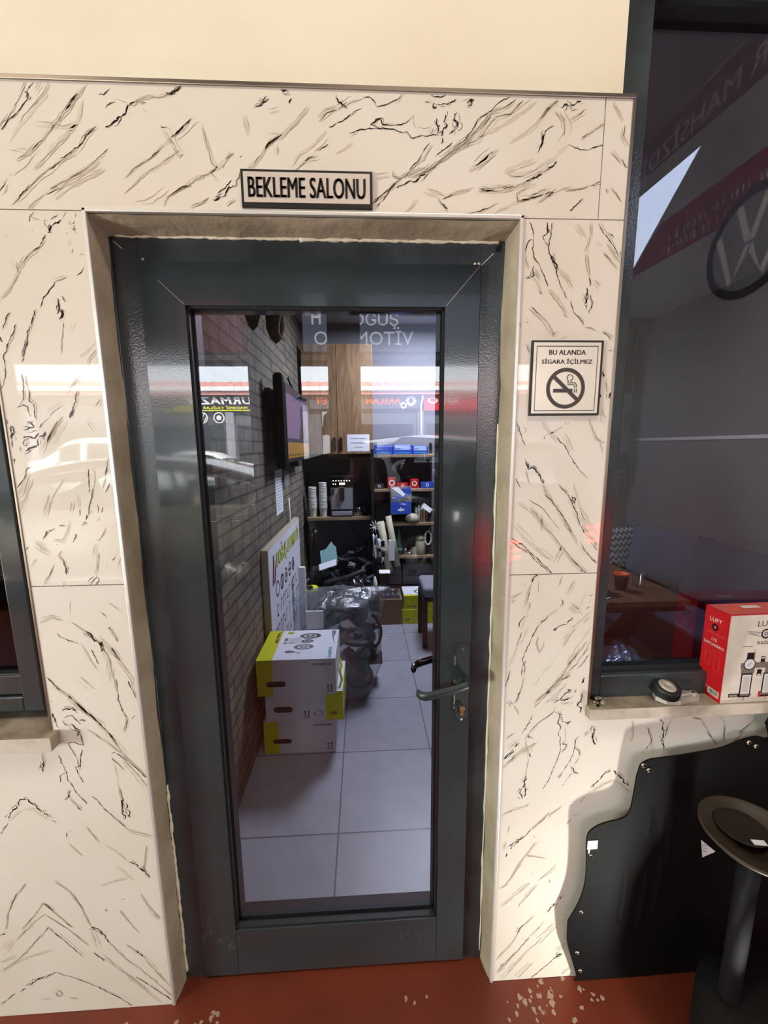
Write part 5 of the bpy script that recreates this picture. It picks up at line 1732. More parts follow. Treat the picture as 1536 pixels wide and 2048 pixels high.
for k in range(9):
    a = k * .7; b.tube([(.245, 2.64, .86), (.245 + .045 * math.cos(a), 2.63, .86 + .055 * math.sin(a))], .004, 0, 5)
prop('artificial_flower', 'white spiky artificial flower at the left post of the rack', 'flower', b, ['straw_white'])
b = MB(); b.box(.28, .37, 2.53, 2.62, .27, .45, 0); b.box(.275, .375, 2.525, 2.625, .45, .462, 1); prop('black_tub', 'black tub with a white lid in front of the rack', 'tub', b, ['black', 'white'], .005)
b = MB(); b.lathe([(0, 0), (.022, 0), (.022, .06), (.008, .12), (0, .13)], (.235, 2.42, .34), (0, 0, 1), 0, 16); prop('white_nozzle', 'white pointed nozzle standing right of the engine parts', 'nozzle', b, ['white'])
b = MB(); b.box(.20, .27, 2.38, 2.46, .002, .34, 0); prop('parts_bin', 'narrow dark bin under the white nozzle', 'bin', b, ['hole'], .004)
# brown cartons
for z0, z1, lab in [(.002, .125, 'brown cardboard carton on the floor left of the yellow cartons'), (.126, .235, 'open brown carton on top of the floor carton')]:
    b = MB(); b.box(.275, .475, 2.46, 2.74, z0, z1, 0)
    if z0 > .1: b.box(.29, .46, 2.475, 2.725, z1 - .0005, z1 + .0005, 1)
    prop('brown_carton', lab, 'carton', b, ['carton_brown', 'hole'], .002)
for k in range(7):
    b = MB(); part_blob(b, (.31 + (k % 4) * .045, 2.52 + (k // 4) * .11, .262), .024, 900 + k)
    prop('small_part', 'little grey metal part lying in the open brown carton', 'metal part', b, ['engine_grey'], .001, 'metal parts in the brown carton')
b = MB(); b.lathe([(0, 0), (.055, .01), (.06, .05), (.03, .08), (0, .085)], (.33, 2.68, .24), (0, 0, 1), 0, 10); prop('blue_rag', 'dark blue rag behind the parts in the open brown carton', 'rag', b, ['fabric_navy_dk'])
# yellow cartons
b = MB(); b.box(.476, .92, 2.47, 2.74, .003, .132, 0); fr = FRONT(.476, 2.47, .003); b.text(fr, 'LuK', .045, .028, .022, .042, 1, .0008, 'C', .03); b.rect(fr, .27, .34, .03, .07, 1, .0006)
prop('yellow_carton', 'long yellow carton on the floor behind the stool', 'carton', b, ['yellow_dk', 'sign_ink'], .002)
b = MB(); b.box(.490, .78, 2.475, 2.72, .133, .262, 0); fr = FRONT(.490, 2.475, .133); T = Fr((.490, 2.475, .262), (1, 0, 0), (0, 1, 0)); b.rect(T, .002, .288, .03, .243, 2); b.ring(T, .15, .10, .03, .05, 3, .0008, 24); b.text(fr, 'LuK', .045, .02, .02, .04, 1, .0008, 'C', .03); b.rect(fr, .075, .11, .02, .04, 3, .0008)
L_ = Fr((.490, 2.72, .133), (0, -1, 0), (0, 0, 1)); b.rect(L_, 0, .245, 0, .129, 4)
prop('yellow_carton', 'yellow carton with a white lid stacked on the long yellow carton', 'carton', b, ['yellow_dk', 'sign_ink', 'carton_top', 'ink_grey', 'carton_white'], .002)
b = MB(); b.box(.838, .90, 2.76, 3.02, .36, .72, 0); b.box(.84, .89, 2.77, 3.0, .002, .36, 1); prop('yellow_case', 'upright yellow case at the right side of the rack', 'case', b, ['yellow_dk', 'hole'], .004)

# grey padded stool
rt = thing('stool', 'low stool with a thick grey padded seat and black legs near the yellow cartons', 'stool', (.74, 2.18, 0))
b = MB(); b.box(.598, .90, 2.0, 2.34, .412, .500, 0); b.build('seat', ['stool_fabric'], rt, bevel=.03, seg=4)
b = MB(); b.box(.60, .895, 2.005, 2.335, .385, .412, 0); b.build('frame', ['black'], rt)
for x, y in ((.612, 2.03), (.612, 2.30), (.87, 2.03), (.87, 2.30)):
    b = MB(); b.box(x - .018, x + .018, y - .018, y + .018, .002, .39, 0); b.build('leg', ['black'], rt)

# ---------------------------------------------------------------- sitting corner behind the right window
rt = thing('sofa', 'long navy fabric sofa along the right wall behind the tinted window', 'sofa', (2.5, 1.6, 0))
b = MB(); b.box(2.02, 2.70, .42, 2.86, .22, .44, 0); b.build('seat', ['fabric_navy'], rt, bevel=.04, seg=3)
b = MB(); b.box(2.70, 2.848, .42, 2.86, .12, .80, 0); b.build('backrest', ['fabric_navy'], rt, bevel=.05, seg=3)
b = MB(); b.box(2.05, 2.82, .45, 2.84, .06, .22, 0); b.build('plinth', ['black'], rt)
b = MB(); b.box(2.02, 2.845, .25, .42, .06, .62, 0); b.build('armrest', ['fabric_navy'], rt, bevel=.04)
b = MB(); b.box(2.02, 2.845, 2.86, 3.04, .06, .62, 0); b.build('armrest', ['fabric_navy'], rt, bevel=.04)
def cushion(name, label, c, wx, wz, th, rot, mats, zig=False):
    m3 = Matrix.Rotation(rot[2], 3, 'Z') @ Matrix.Rotation(rot[0], 3, 'X') @ Matrix.Rotation(rot[1], 3, 'Y')
    b = MB(); N = 24; c = Vector(c)
    def f(sg):
        def fn(u, v):
            x = (u - .5) * 2; z = (v - .5) * 2
            e = max(0, (1 - x ** 4) * (1 - z ** 4)) ** .5
            pin = 1 - .07 * (abs(x) * abs(z)) ** 2 * 0 - .05 * (1 - abs(x) ** 2) * abs(z) ** 6 - .05 * (1 - abs(z) ** 2) * abs(x) ** 6
            return c + m3 @ Vector((x * wx / 2 * pin, sg * th / 2 * e, z * wz / 2 * pin))
        return fn
    b.grid(f(-1), N, N, 0); b.grid(f(1), N, N, 0)
    if zig:
        cnt = 7
        for r in range(cnt):
            z0 = -.5 + (r + .25) / cnt; pts = []
            M_ = 28
            for k in range(M_ + 1):
                x = -.48 + .96 * k / M_; ph = (k % 4) / 4.0; tri = abs(((k / 2.0) % 2) - 1)
                pts.append((x, z0 + .085 * tri - .042))
            top = []; bot = []
            for x, z in pts:
                for lst, dz in ((top, .034), (bot, -.034)):
                    X = x * 2; Z = max(-.985, min(.985, (z + dz) * 2)); e = max(0, (1 - X ** 4) * (1 - Z ** 4)) ** .5
                    lst.append(c + m3 @ Vector((X * wx / 2, -th / 2 * e - .003, Z * wz / 2)))
            n0 = len(pts); b.add(bot + top, [(i, i + 1, n0 + i + 1, n0 + i) for i in range(n0 - 1)], 1, True)
    return tag(b.build(name, mats), label, 'cushion')
cushion('cushion', 'small black and white zigzag cushion in the far corner of the sofa', (2.49, 2.60, .635), .40, .38, .13, (-.30, 0, .25), ['zig_black', 'zig_white'], True)
cushion('cushion', 'navy cushion at the far part of the sofa back, beside the zigzag cushion', (2.58, 2.12, .665), .62, .44, .20, (-.22, 0, -1.25), ['fabric_navy'])
cushion('cushion', 'large navy cushion in the middle of the sofa back', (2.57, 1.45, .675), .72, .46, .22, (-.25, .04, -1.38), ['fabric_navy_dk'])
cushion('cushion', 'navy cushion at the near end of the sofa, partly behind the red carton', (2.57, .78, .675), .62, .46, .22, (-.25, 0, -1.45), ['fabric_navy'])
rt = thing('dining_table', 'dark wooden table with black crossed steel legs in front of the sofa', 'table', (1.5, 1.45, 0))
b = MB(); b.box(1.02, 1.93, 1.08, 1.78, .690, .722, 0); b.build('tabletop', ['table_wood'], rt, bevel=.003)
b = MB(); b.box(1.04, 1.915, 1.10, 1.76, .655, .690, 0); b.build('apron', ['black'], rt)
for y in (1.30, 1.70):
    for s in (-1, 1):
        b = MB(); fr = Fr((1.60, y, .33), (s * .78, 0, .95), (-s * .95, 0, .78)) ; b.fbox(fr, -.42, .42, -.045, .045, -.03, .03, 0); b.build('leg', ['black'], rt)
b = MB(); b.box(1.57, 1.63, 1.30, 1.70, .30, .36, 0); b.build('stretcher', ['black'], rt)
b = MB(); b.lathe([(0, 0), (.030, 0), (.040, .095), (.036, .095), (.028, .006), (0, .006)], (1.66, 1.28, .722), (0, 0, 1), 0, 24); b.lathe([(.0405, .088), (.042, .098), (.036, .099), (.030, .085), (0, .084)], (1.66, 1.28, .722), (0, 0, 1), 1, 24)
prop('paper_cup', 'dark paper cup with an orange rim on the wooden table', 'cup', b, ['black', 'orange'])
b = MB(); b.lathe([(0, 0), (.028, 0), (.034, .09), (.0325, .09), (.027, .008), (0, .008)], (1.80, 1.34, .722), (0, 0, 1), 0, 24); prop('water_glass', 'clear water glass right of the dark cup on the table', 'glass', b, ['clear_glass'])
b = MB(); fr = Fr((1.475, 1.16, .724), (1, .25, 0), (-.25, 1, 0)); b.poly(fr, [(-.14, -.03), (.14, .0), (.05, .13), (-.14, .16)], 0, .002); b.fbox(fr, -.14, .12, -.03, .1, 0, .001, 0); b.strip(fr, [(-.14, -.045), (-.02, -.04), (.04, -.02)], .008, 1, .003)
prop('napkin', 'black folded napkin near the left end of the wooden table', 'napkin', b, ['black_matte', 'straw_white'])
rt = thing('bench', 'low wooden bench under the window with a silver plastic bag on it', 'bench', (1.35, .95, 0))
b = MB(); b.box(.95, 1.66, .80, 1.22, .41, .45, 0); b.build('seat', ['table_wood'], rt, bevel=.003)
for x in (1.0, 1.58):
    b = MB(); b.box(x, x + .05, .84, 1.18, .002, .41, 0); b.build('leg', ['black'], rt)
b = MB()
b.grid(lambda u, v: Vector((1.49 + .12 * (u - .5) * 2 * (1 - .2 * v), .98 + .13 * (v - .5) * 2, .452 + .075 * max(0, 1 - ((u - .5) * 2) ** 2) * max(0, 1 - ((v - .5) * 2) ** 2) * (1 + .5 * _n.noise(Vector((u * 7, v * 7, 1)))) + .012 * _n.noise(Vector((u * 19, v * 19, 3))) * (1 if 0 < u < 1 and 0 < v < 1 else 0))), 26, 26, 0)
prop('plastic_bag', 'crumpled shiny silver blue plastic bag lying on the low bench', 'bag', b, ['blue_foil'])
b = MB(); b.box(2.36, 2.848, 3.075, 3.135, .62, 1.255, 0); prop('wood_panel', 'brown wooden panel standing in the corner behind the sofa', 'panel', b, ['panel_wood'], .003)
rt = thing('wall_locker', 'tall dark locker hung high on the back wall above the wooden panel', 'locker', (2.60, 3.05, 1.30))
b = MB(); b.box(2.40, 2.72, 2.94, RY, 1.32, 2.72, 0); b.build('body', ['tray_black'], rt, bevel=.003)
b = MB(); b.box(2.39, 2.85, 2.92, RY, 2.60, 2.715, 0); b.build('top_box', ['black'], rt, bevel=.003)
b = MB(); fr = FRONT(2.68, 2.938, 1.5); b.fbox(fr, -.03, .035, -.02, .55, 0, .003, 0); 
V = Fr(fr.p(.018, .28, .004), (0, 0, 1), (-1, 0, 0)); b.text(V, 'NEZ', 0, 0, .035, .2, 1, .001, 'C', .01); b.build('name_strip', ['wall_slate', 'black'], rt)
# dark office behind the left window
b = MB(); b.box(-1.9, -.75, .55, 1.1, .72, .76, 0); b.box(-1.85, -1.8, .6, 1.05, .001, .72, 0); b.box(-.85, -.80, .6, 1.05, .001, .72, 0)
prop('office_desk', 'dark desk in the unlit office behind the left window', 'desk', b, ['wall_grey'], .003)
b = MB()
for k in range(5): b.tube([(-.98 + k * .02, .45, .80 + k * .018), (-.62, .50, .88 + k * .03)], .006, 0, 6)

# ---------------------------------------------------------------- the garage behind the photographer
GY = -6.0
b = MB(); b.box(-5.6, 3.7, GY - .2, .19, 5.0, 5.2, 0); b.box(-4, 3.7, .19, 3.6, 5.0, 5.2, 0); b.build('ceiling_garage', ['garage_ceiling'], kind='structure')
b = MB(); b.box(-5.6, -5.3, GY, .19, 0, 5.0, 0); b.build('wall_garage_left', ['garage_wall'], kind='structure')
# right garage wall with a three-cornered daylight opening
b = MB(); fr = Fr((3.5, 0, 0), (0, -1, 0), (0, 0, 1))        # u runs towards the street, faces -x
outer = [(-.19, 0), (6.0, 0), (6.0, 5.0), (-.19, 5.0)]
hole = [(4.27, 3.61), (4.26, 4.50), (3.23, 4.46)]
tri = tessellate_polygon([[Vector((a, c, 0)) for a, c in outer], [Vector((a, c, 0)) for a, c in hole]])
pts = outer + hole
b.add([fr.p(a, c, 0) for a, c in pts], [tuple(t) for t in tri], 0); b.add([fr.p(a, c, -.02) for a, c in pts], [tuple(t) for t in tri], 0)
b.build('wall_garage_right', ['garage_wall'], kind='structure')
b = MB(); b.poly(fr, hole, 0, -.01); b.build('window_3', ['sky_dim_pane'], kind='structure')  # tinted pane added to dim the sky in the opening
b = MB(); b.box(-5.6, 3.7, GY - .2, GY, 2.93, 5.0, 0); b.box(-5.6, 3.5, GY, GY + .02, 2.99, 3.07, 1)
fr = Fr((0, GY + .021, 0), (-1, 0, 0), (0, 0, 1))
for k in range(22):
    u = -3.3 + k * .4; b.strip(fr, [(u - .06, 3.06), (u, 3.0), (u + .06, 3.06)], .016, 0, .002)
b.build('trim_6', ['garage_dark', 'banner_letter'], kind='structure')
for x0, x1, lab in [(-.82, -.40, 0), (-.14, .14, 0)]:
    b = MB(); b.box(x0, x1, -2.78, -2.56, 0, 5.0, 0); b.build('pillar', ['garage_dark'], bevel=.01, kind='structure')
# sign boards over the gate, seen from behind: reversed lettering, daylight glow put in as emission
rt = thing('gate_banner', 'slate banner over the garage gate with pale reversed lettering', 'banner', (.5, GY + .05, 3.12))
b = MB(); b.box(-.80, 2.2, GY + .03, GY + .06, 3.12, 3.98, 0); b.build('sheet', ['banner_slate_glow'], rt)
fr = Fr((0, GY + .06, 0), (1, 0, 0), (0, 0, 1))
b = MB(); b.text(fr, 'H', -.58, 3.53, .24, .15, 0, -.004); b.text(fr, 'DOĞUŞ', .28, 3.47, .30, .95, 0, -.004, 'C', .0); b.text(fr, 'OTOMOTİV', .19, 3.22, .28, 1.62, 0, -.004, 'C', .0); b.build('lettering', ['glow_letter'], rt)
b = MB(); b.box(-2.75, -1.72, GY + .03, GY + .06, 3.10, 3.88, 0)
tag(b.build('red_board', ['board_red_glow']), 'red board with an added glow over the garage gate left of the slate banner', 'board')
# wall banner with the round emblem, mirrored in the tinted window
fr = Fr((3.498, 0, 0), (0, -1, 0), (0, 0, 1))
def banner(name, label, pts, m, lab=None):
    rt = thing(name, label, 'banner', (3.49, -3, pts[0][1]))
    b = MB(); b.prism(fr, pts, .0, .006, 0); b.build('sheet', [m], rt); return rt
rt = banner('wall_banner', 'dark red wall banner with small lettering below the daylight opening', [(1.2, 3.47), (4.27, 3.60), (3.72, 3.98), (1.2, 3.95)], 'banner_red')
b = MB(); rl = random.Random(4)
for zz in (3.72, 3.60):                       # small print, unreadable in the photo: letter strokes only
    u = 1.95
    while u < 3.55:
        w = rl.uniform(.02, .045); b.rect(fr, u, u + .012, zz, zz + .07, 0, .008); b.rect(fr, u, u + w, zz + rl.choice([0, .03, .058]), zz + rl.choice([.058]) + .012, 0, .008); u += w + rl.choice([.02, .02, .07])
b.build('lettering', ['banner_letter'], rt)
rt = banner('wall_banner', 'brown wall banner high on the right garage wall with large lettering', [(1.2, 4.45), (4.3, 4.66), (4.3, 5.0), (1.2, 4.92)], 'banner_brown')
b = MB(); b.text(fr, 'MOTOR MAHSİZDİR', 3.05, 4.64, .24, 2.5, 0, .008, 'C', .0); b.build('lettering', ['banner_letter'], rt)
rt = thing('round_emblem', 'round dark emblem with the letters V and W on the right garage wall', 'emblem', (3.49, -2.56, 2.9))
b = MB(); b.cyl(fr.p(2.56, 3.27, 0), .44, .012, fr.n, 0, 48); b.ring(fr, 2.56, 3.27, 0, .37, 2, .013, 48)
U, V = 2.56, 3.27
b.strip(fr, [(U - .13, V + .33), (U - .02, V + .03), (U + .02, V + .03), (U + .13, V + .33)], .06, 1, .014)
b.strip(fr, [(U - .32, V + .16), (U - .15, V - .29), (U - .01, V - .03), (U + .01, V - .03), (U + .15, V - .29), (U + .32, V + .16)], .06, 1, .014)
b.build('disc', ['garage_dark', 'white', 'facade_grey'], rt)
# lamp fixtures, first the one added as fill for the lower wall
rt = thing('added_fill_lamp', 'added white fill lamp on a bracket on the left garage wall', 'lamp', (-5.0, -2.35, .60))
d = Vector((5.0, 2.35, -.2)).normalized(); r = d.cross(Vector((0, 0, 1))).normalized(); u = r.cross(d)
fr = Fr(Vector((-4.90, -2.35, .95)) - d * .012, -r, u); fr.n = d
b = MB(); b.fbox(fr, -.48, .48, -.28, .28, -.05, 0, 0); b.build('housing', ['white'], rt, bevel=.008)
b = MB(); b.fbox(fr, -.45, .45, -.25, .25, 0, .003, 0); b.build('diffuser', ['lamp_cool'], rt)
b = MB(); b.tube([(-5.285, -2.35, .95), fr.p(0, 0, -.04)], .02, 0, 8); b.build('bracket', ['black'], rt)
for x, y, lab in [(.55, -1.15, 'white tube lamp under the garage ceiling above the door'), (-2.2, -1.6, 'white tube lamp under the garage ceiling above the left window')]:
    rt = thing('ceiling_lamp', lab, 'ceiling lamp', (x, y, 4.24))
    b = MB(); b.box(x - .65, x + .65, y - .16, y + .16, 4.24, 4.30, 0); b.build('housing', ['white'], rt, bevel=.006)
    b = MB(); b.box(x - .60, x + .60, y - .13, y + .13, 4.232, 4.241, 0); b.build('diffuser', ['lamp_glow'], rt)
    b = MB()
    for s in (-.5, .5): b.tube([(x + s, y, 4.30), (x + s, y, 5.0)], .006, 0, 6)
    b.build('hanger', ['black'], rt)

# ---------------------------------------------------------------- the street: road and shop row
b = MB(); b.box(-60, 60, -60, -7.0, -.15, -.01, 0); b.build('road', ['asphalt'], kind='structure')
SY = -20.0
rt = thing('shop_row', 'single storey shop row with a red metal roof across the street', 'building', (0, SY - 4, 0))
b = MB(); b.box(-26, 26, SY - 8, SY, 0, 4.35, 0)
for x0, x1 in [(-6.65, -6.25), (-11.3, -10.9), (-3.0, -2.6), (-1.9, -1.55), (2.9, 3.2), (6, 6.4), (-16, -15.6), (11, 11.4)]: b.box(x0, x1, SY, SY + .15, 0, 3.32, 1)
b.build('wall', ['facade_dark', 'facade_grey'], rt)
b = MB()
for x0, x1 in [(-10.8, -6.7), (-6.2, -3.1), (-1.5, 2.8), (3.3, 5.9), (-15.5, -11.4)]:
    b.box(x0 + .1, x1 - .1, SY, SY + .06, .0, 2.7, 0)
b.build('shop_window', ['car_glass'], rt)
b = MB(); b.prism(Fr((-26.5, SY + .45, 0), (0, -1, 0), (0, 0, 1)), [(0, 4.45), (.0, 4.52), (4.6, 5.40), (4.6, 5.25)], -53, 0, 0)
for k in range(106): 
    x = -26.5 + k * .5; b.tube([(x, SY + .45, 4.53), (x, SY - 4.15, 5.41)], .03, 0, 4, False)
b.build('roof', ['roof_red'], rt)
b = MB(); b.box(-26.5, 26.5, SY + .40, SY + .50, 4.30, 4.50, 0); b.build('gutter', ['sign_white'], rt)
b = MB(); b.box(-26.5, 26.5, SY + .02, SY + .40, 4.12, 4.28, 0); b.build('fascia', ['roof_red'], rt)
def shop_sign(name, label, x0, x1, z0, z1, m, items):
    rt = thing(name, label, 'shop sign', ((x0 + x1) / 2, SY + .2, z0))
    b = MB(); b.box(x0, x1, SY + .02, SY + .20, z0, z1, 0); b.build('board', [m], rt)
    fr = Fr((0, SY + .205, 0), (-1, 0, 0), (0, 0, 1))
    for (t, u, v, h, w, mm, al, sh) in items:
        b = MB(); b.text(fr, t, -u, v, h, w, 0, .01, al, .03, sh); b.build('lettering', [mm], rt)
    return rt, fr
rt1, fr = shop_sign('shop_sign', 'black shop sign with white slanted letters and a yellow line', -9.6, -5.1, 3.42, 4.08, 'sign_black', [('DURMAZ 7', -4.75, 3.68, .36, 3.6, 'sign_white', 'L', .25), ('MADENİ YAĞLAR VE FİLTRE', -5.5, 3.46, .16, 3.5, 'sign_yellow', 'L', .25)])
b = MB(); b.box(-9.6, -5.1, SY + .02, SY + .21, 3.38, 3.42, 0); b.build('lower_edge', ['sign_yellow'], rt1)
for x, big in ((-7.75, 1), (-6.95, 0)):
    rt = thing('brand_disc', 'pale round emblem disc below the black sign, left one' if big else 'pale round emblem disc below the black sign, right one', 'emblem', (x, SY + .1, 2.75))
    b = MB(); b.ring(fr, -x, 3.05, .22, .27, 0, -.03, 32)
    if big:
        b.strip(fr, [(-x - .1, 3.24), (-x, 3.06), (-x + .1, 3.24)], .05, 0, -.03); b.strip(fr, [(-x - .2, 3.12), (-x - .09, 2.86), (-x, 3.03), (-x + .09, 2.86), (-x + .2, 3.12)], .05, 0, -.03)
    else: b.ring(fr, -x, 3.05, .0, .12, 0, -.03, 24)
    b.build('disc', ['sign_white'], rt)
rt1, fr = shop_sign('shop_sign', 'slate shop sign with orange letters and two white gear wheels', -2.5, 3.1, 3.45, 4.10, 'sign_slate', [('ARSLAN', 2.05, 3.66, .34, 1.75, 'orange', 'L', 0), ('ET', -1.66, 3.66, .34, .56, 'orange', 'L', 0)])
def gear(u, v, r):
    pts = []
    for k in range(10):
        a = 2 * PI * k / 10
        for da, rr in ((-.2, .8), (-.13, 1), (.13, 1), (.2, .8)): pts.append((u + r * rr * math.cos(a + da), v + r * rr * math.sin(a + da)))
    q = MB(); n = len(pts); inn = [(u + r * .45 * math.cos(2 * PI * k / n), v + r * .45 * math.sin(2 * PI * k / n)) for k in range(n)]
    q.add([fr.p(a, c, .012) for a, c in pts] + [fr.p(a, c, .012) for a, c in inn], [(k, (k + 1) % n, n + (k + 1) % n, n + k) for k in range(n)], 0)
    return q
gear(-2.55, 3.82, .26).build('gear_wheel', ['sign_white'], rt1); gear(-2.18, 3.60, .17).build('gear_wheel', ['sign_white'], rt1)
rt1, fr = shop_sign('shop_sign', 'red shop sign with the white letters OTO', 3.22, 6.6, 3.35, 4.12, 'sign_red', [('OTO', 4.9, 3.68, .32, 1.5, 'sign_white', 'L', 0)])
b = MB(); b.tube([(3.05, SY + .3, 0), (3.05, SY + .3, 3.6), (3.12, SY + .3, 3.9), (3.12, SY + .3, 4.08)], .05, 0, 8); tag(b.build('downpipe', ['sign_white']), 'white downpipe between the slate sign and the red sign', 'pipe')

# ---------------------------------------------------------------- cars
def lerp_tab(t, x):
    if x <= t[0][0]: return t[0][1]
    for (a, c), (d, e) in zip(t, t[1:]):
        if x <= d: return c + (e - c) * (x - a) / (d - a)
    return t[-1][1]
def make_car(name, label, loc, rz, paint, roof, belt, zs=1.0, win=(-1.15, .95), lit=False, pillars=(-.2,)):
    L0, L1 = roof[0][0], roof[-1][0]
    rt = thing(name, label, 'car', (0, 0, 0))
    def hw(x):
        e = max(0, (abs(x) - 1.5) / ((abs(L0) if x < 0 else L1) - 1.5)); return .90 * (1 - .16 * e ** 2.2)
    def sec(x):
        w = hw(x); zr = lerp_tab(roof, x) * zs; zb = min(lerp_tab(belt, x) * zs, zr - .015); k = max(0, min(1, (zr - zb) / .35)); wr = w * (1 - .26 * k) * .97
        z0 = .24 + .10 * max(0, (abs(x) - 1.9) / .4)
        return [(0, z0), (w * .88, z0), (w * .985, .34), (w, .55), (w * .99, zb - .10), (w * .965, zb), (w * .955 + (wr - w * .955) * .12, zb + (zr - zb) * .10), (wr + (w - wr) * .18, zb + (zr - zb) * .78), (wr * .90, zr - .02 * k), (wr * .5, zr + .01 * k), (0, zr + .02 * k)]
    NX = 60; xs = [L0 + (L1 - L0) * i / NX for i in range(NX + 1)]
    body = MB(); ns = 11; vs = []
    for x in xs:
        s = sec(x)
        vs += [(x, y, z) for y, z in s] + [(x, -y, z) for y, z in s[-2:0:-1]]
    n = 20; fs = []
    cuts_ = [win[0]] + list(pillars) + [win[1]]
    scr = ((win[0] - .52, win[0] - .05), (win[1] + .02, win[1] + .42))
    for i in range(NX):
        xm = (xs[i] + xs[i + 1]) / 2
        side_open = any(c0 + .05 < xm < c1 - .05 for c0, c1 in zip(cuts_, cuts_[1:])); scr_open = any(a + .04 < xm < c - .04 for a, c in scr)
        for k in range(n):
            if side_open and k in (6, 13): continue
            if scr_open and k in (8, 9, 10, 11): continue
            fs.append((i * n + k, (i + 1) * n + k, (i + 1) * n + (k + 1) % n, i * n + (k + 1) % n))
    body.add(vs, fs, 0, True); body.add([vs[k] for k in range(n)], [tuple(range(n))[::-1]], 0); body.add([vs[NX * n + k] for k in range(n)], [tuple(range(n))], 0)
    body.build('body', [paint], rt)
    # side glass with bright frame
    for sd in (1, -1):
        def sp(x, t):
            s = sec(x); a, c = s[6], s[7]; return Vector((x, sd * (a[0] + (c[0] - a[0]) * t + .006), a[1] + (c[1] - a[1]) * t))
        xa, xb = win; M_ = 30; up = [xa + (xb - xa) * i / M_ for i in range(M_ + 1)]
        cuts = [xa] + list(pillars) + [xb]
        for c0, c1 in zip(cuts, cuts[1:]):
            b = MB(); b.grid(lambda u, v: sp(c0 + .03 + (c1 - c0 - .06) * u, v), 12, 5, 0); b.build('window', ['car_pane'], rt)
        b = MB(); b.tube([sp(x, -.03) for x in up] + [sp(x, 1.03) for x in reversed(up)], .010, 0, 6, False, True); b.build('window_trim', ['car_chrome'], rt)
        b = MB(); xx = [L0 + .25 + (L1 - L0 - .7) * i / 24 for i in range(25)]; b.tube([(x, sd * (sec(x)[4][0] + .004), sec(x)[4][1] + .03) for x in xx], .014, 0, 6); b.tube([(x, sd * (sec(x)[2][0] + .006), .36) for x in xx if abs(x) < .95], .016, 0, 6); b.build('sky_glint_strip', ['car_chrome'], rt)  # bright strips added as sky gleam along shoulder and sill
        for hx in (pillars[0] - .22, win[0] + .12):
            b = MB(); s = sec(hx); b.tube([(hx - .10, sd * (s[4][0] + .02), s[4][1] - .02), (hx + .10, sd * (s[4][0] + .02), s[4][1] - .015)], .014, 0, 8); b.build('door_handle', ['car_chrome'], rt)
        b = MB(); mx = win[1] - .12; s = sec(mx); b.lathe([(0, -.10), (.06, -.08), (.075, 0), (.06, .08), (0, .10)], (mx, sd * (s[5][0] + .12), s[5][1] + .06), (0, 1, 0), 0, 16); b.tube([(mx, sd * s[5][0], s[5][1]), (mx, sd * (s[5][0] + .1), s[5][1] + .04)], .02, 0, 6); b.build('wing_mirror', [paint], rt)
        for wx in (-1.38, 1.38):
            b = MB(); b.lathe([(0, -.10), (.25, -.10), (.32, -.08), (.33, 0), (.32, .10), (.22, .11), (0, .09)], (wx, sd * .80, .33), (0, sd, 0), 0, 32); w_ = b.build('wheel', ['rubber'], rt)
            b = MB(); b.lathe([(0, .10), (.20, .108), (.21, .115), (.0, .118)], (wx, sd * .80, .33), (0, sd, 0), 0, 24); b.build('rim', ['steel'], w_)
        b = MB(); s = sec(L0 + .05); zt = .66 * zs; y0 = sd * .52; y1 = sd * .84
        for q in range(3):
            zz = zt - .08 + q * .07
            b.tube([(L0 - .02 + .16 * max(0, u / 8 - .6), y0 + (y1 - y0) * u / 8, zz - .01 * u / 8) for u in range(9)], .016, 0, 8)
        b.build('tail_light', ['tail_red' if lit else 'red'], rt)
        b = MB(); b.lathe([(0, 0), (.09, 0), (.10, .03), (0, .05)], (L1 - .12, sd * .6, .62), (1, 0, 0), 0, 16); b.build('head_light', ['car_chrome'], rt)
    for (xa, xb) in ((win[0] - .52, win[0] - .05), (win[1] + .02, win[1] + .42)):
        b = MB()
        def wf(u, v):
            x = xa + (xb - xa) * v; s = sec(x); y = (u - .5) * 2 * s[8][0] * .92; return Vector((x, y, s[8][1] + (s[10][1] - s[8][1]) * (1 - abs(u - .5) * 2) + .008))
        b.grid(wf, 12, 10, 0); b.build('windscreen' if xa > 0 else 'rear_window', ['car_pane'], rt)
    for sx_, sy_ in ((.25, .38), (.25, -.38), (-.75, .38), (-.75, -.38)):
        b = MB(); b.box(sx_ - .08, sx_ + .06, sy_ - .22, sy_ + .22, .55, 1.08 * zs, 0); b.box(sx_ - .06, sx_ + .03, sy_ - .11, sy_ + .11, 1.06 * zs, 1.24 * zs, 0); b.build('seat', ['cloth_dark'], rt, bevel=.03)
    rt.location = loc; rt.rotation_euler = (0, 0, rz)
    return rt
sedan_roof = [(-2.3, .62), (-2.22, .96), (-1.75, 1.03), (-1.5, 1.08), (-.85, 1.38), (-.3, 1.455), (.2, 1.45), (.6, 1.38), (1.25, 1.03), (1.9, .90), (2.22, .74), (2.3, .55)]
sedan_belt = [(-2.3, .60), (-2.2, .92), (-1.5, .99), (0, .97), (1.25, .94), (1.9, .84), (2.3, .5)]
suv_roof = [(-2.25, .62), (-2.2, 1.05), (-2.05, 1.30), (-1.75, 1.52), (-.6, 1.60), (.3, 1.57), (.7, 1.47), (1.3, 1.10), (1.95, .98), (2.2, .80), (2.25, .55)]
suv_belt = [(-2.25, .6), (-2.15, 1.02), (0, 1.0), (1.3, 1.0), (1.95, .9), (2.25, .5)]
pick_roof = [(-2.5, .70), (-2.45, 1.02), (-.75, 1.05), (-.65, 1.70), (-.2, 1.78), (.5, 1.75), (.8, 1.66), (1.35, 1.18), (2.1, 1.08), (2.42, .90), (2.5, .55)]
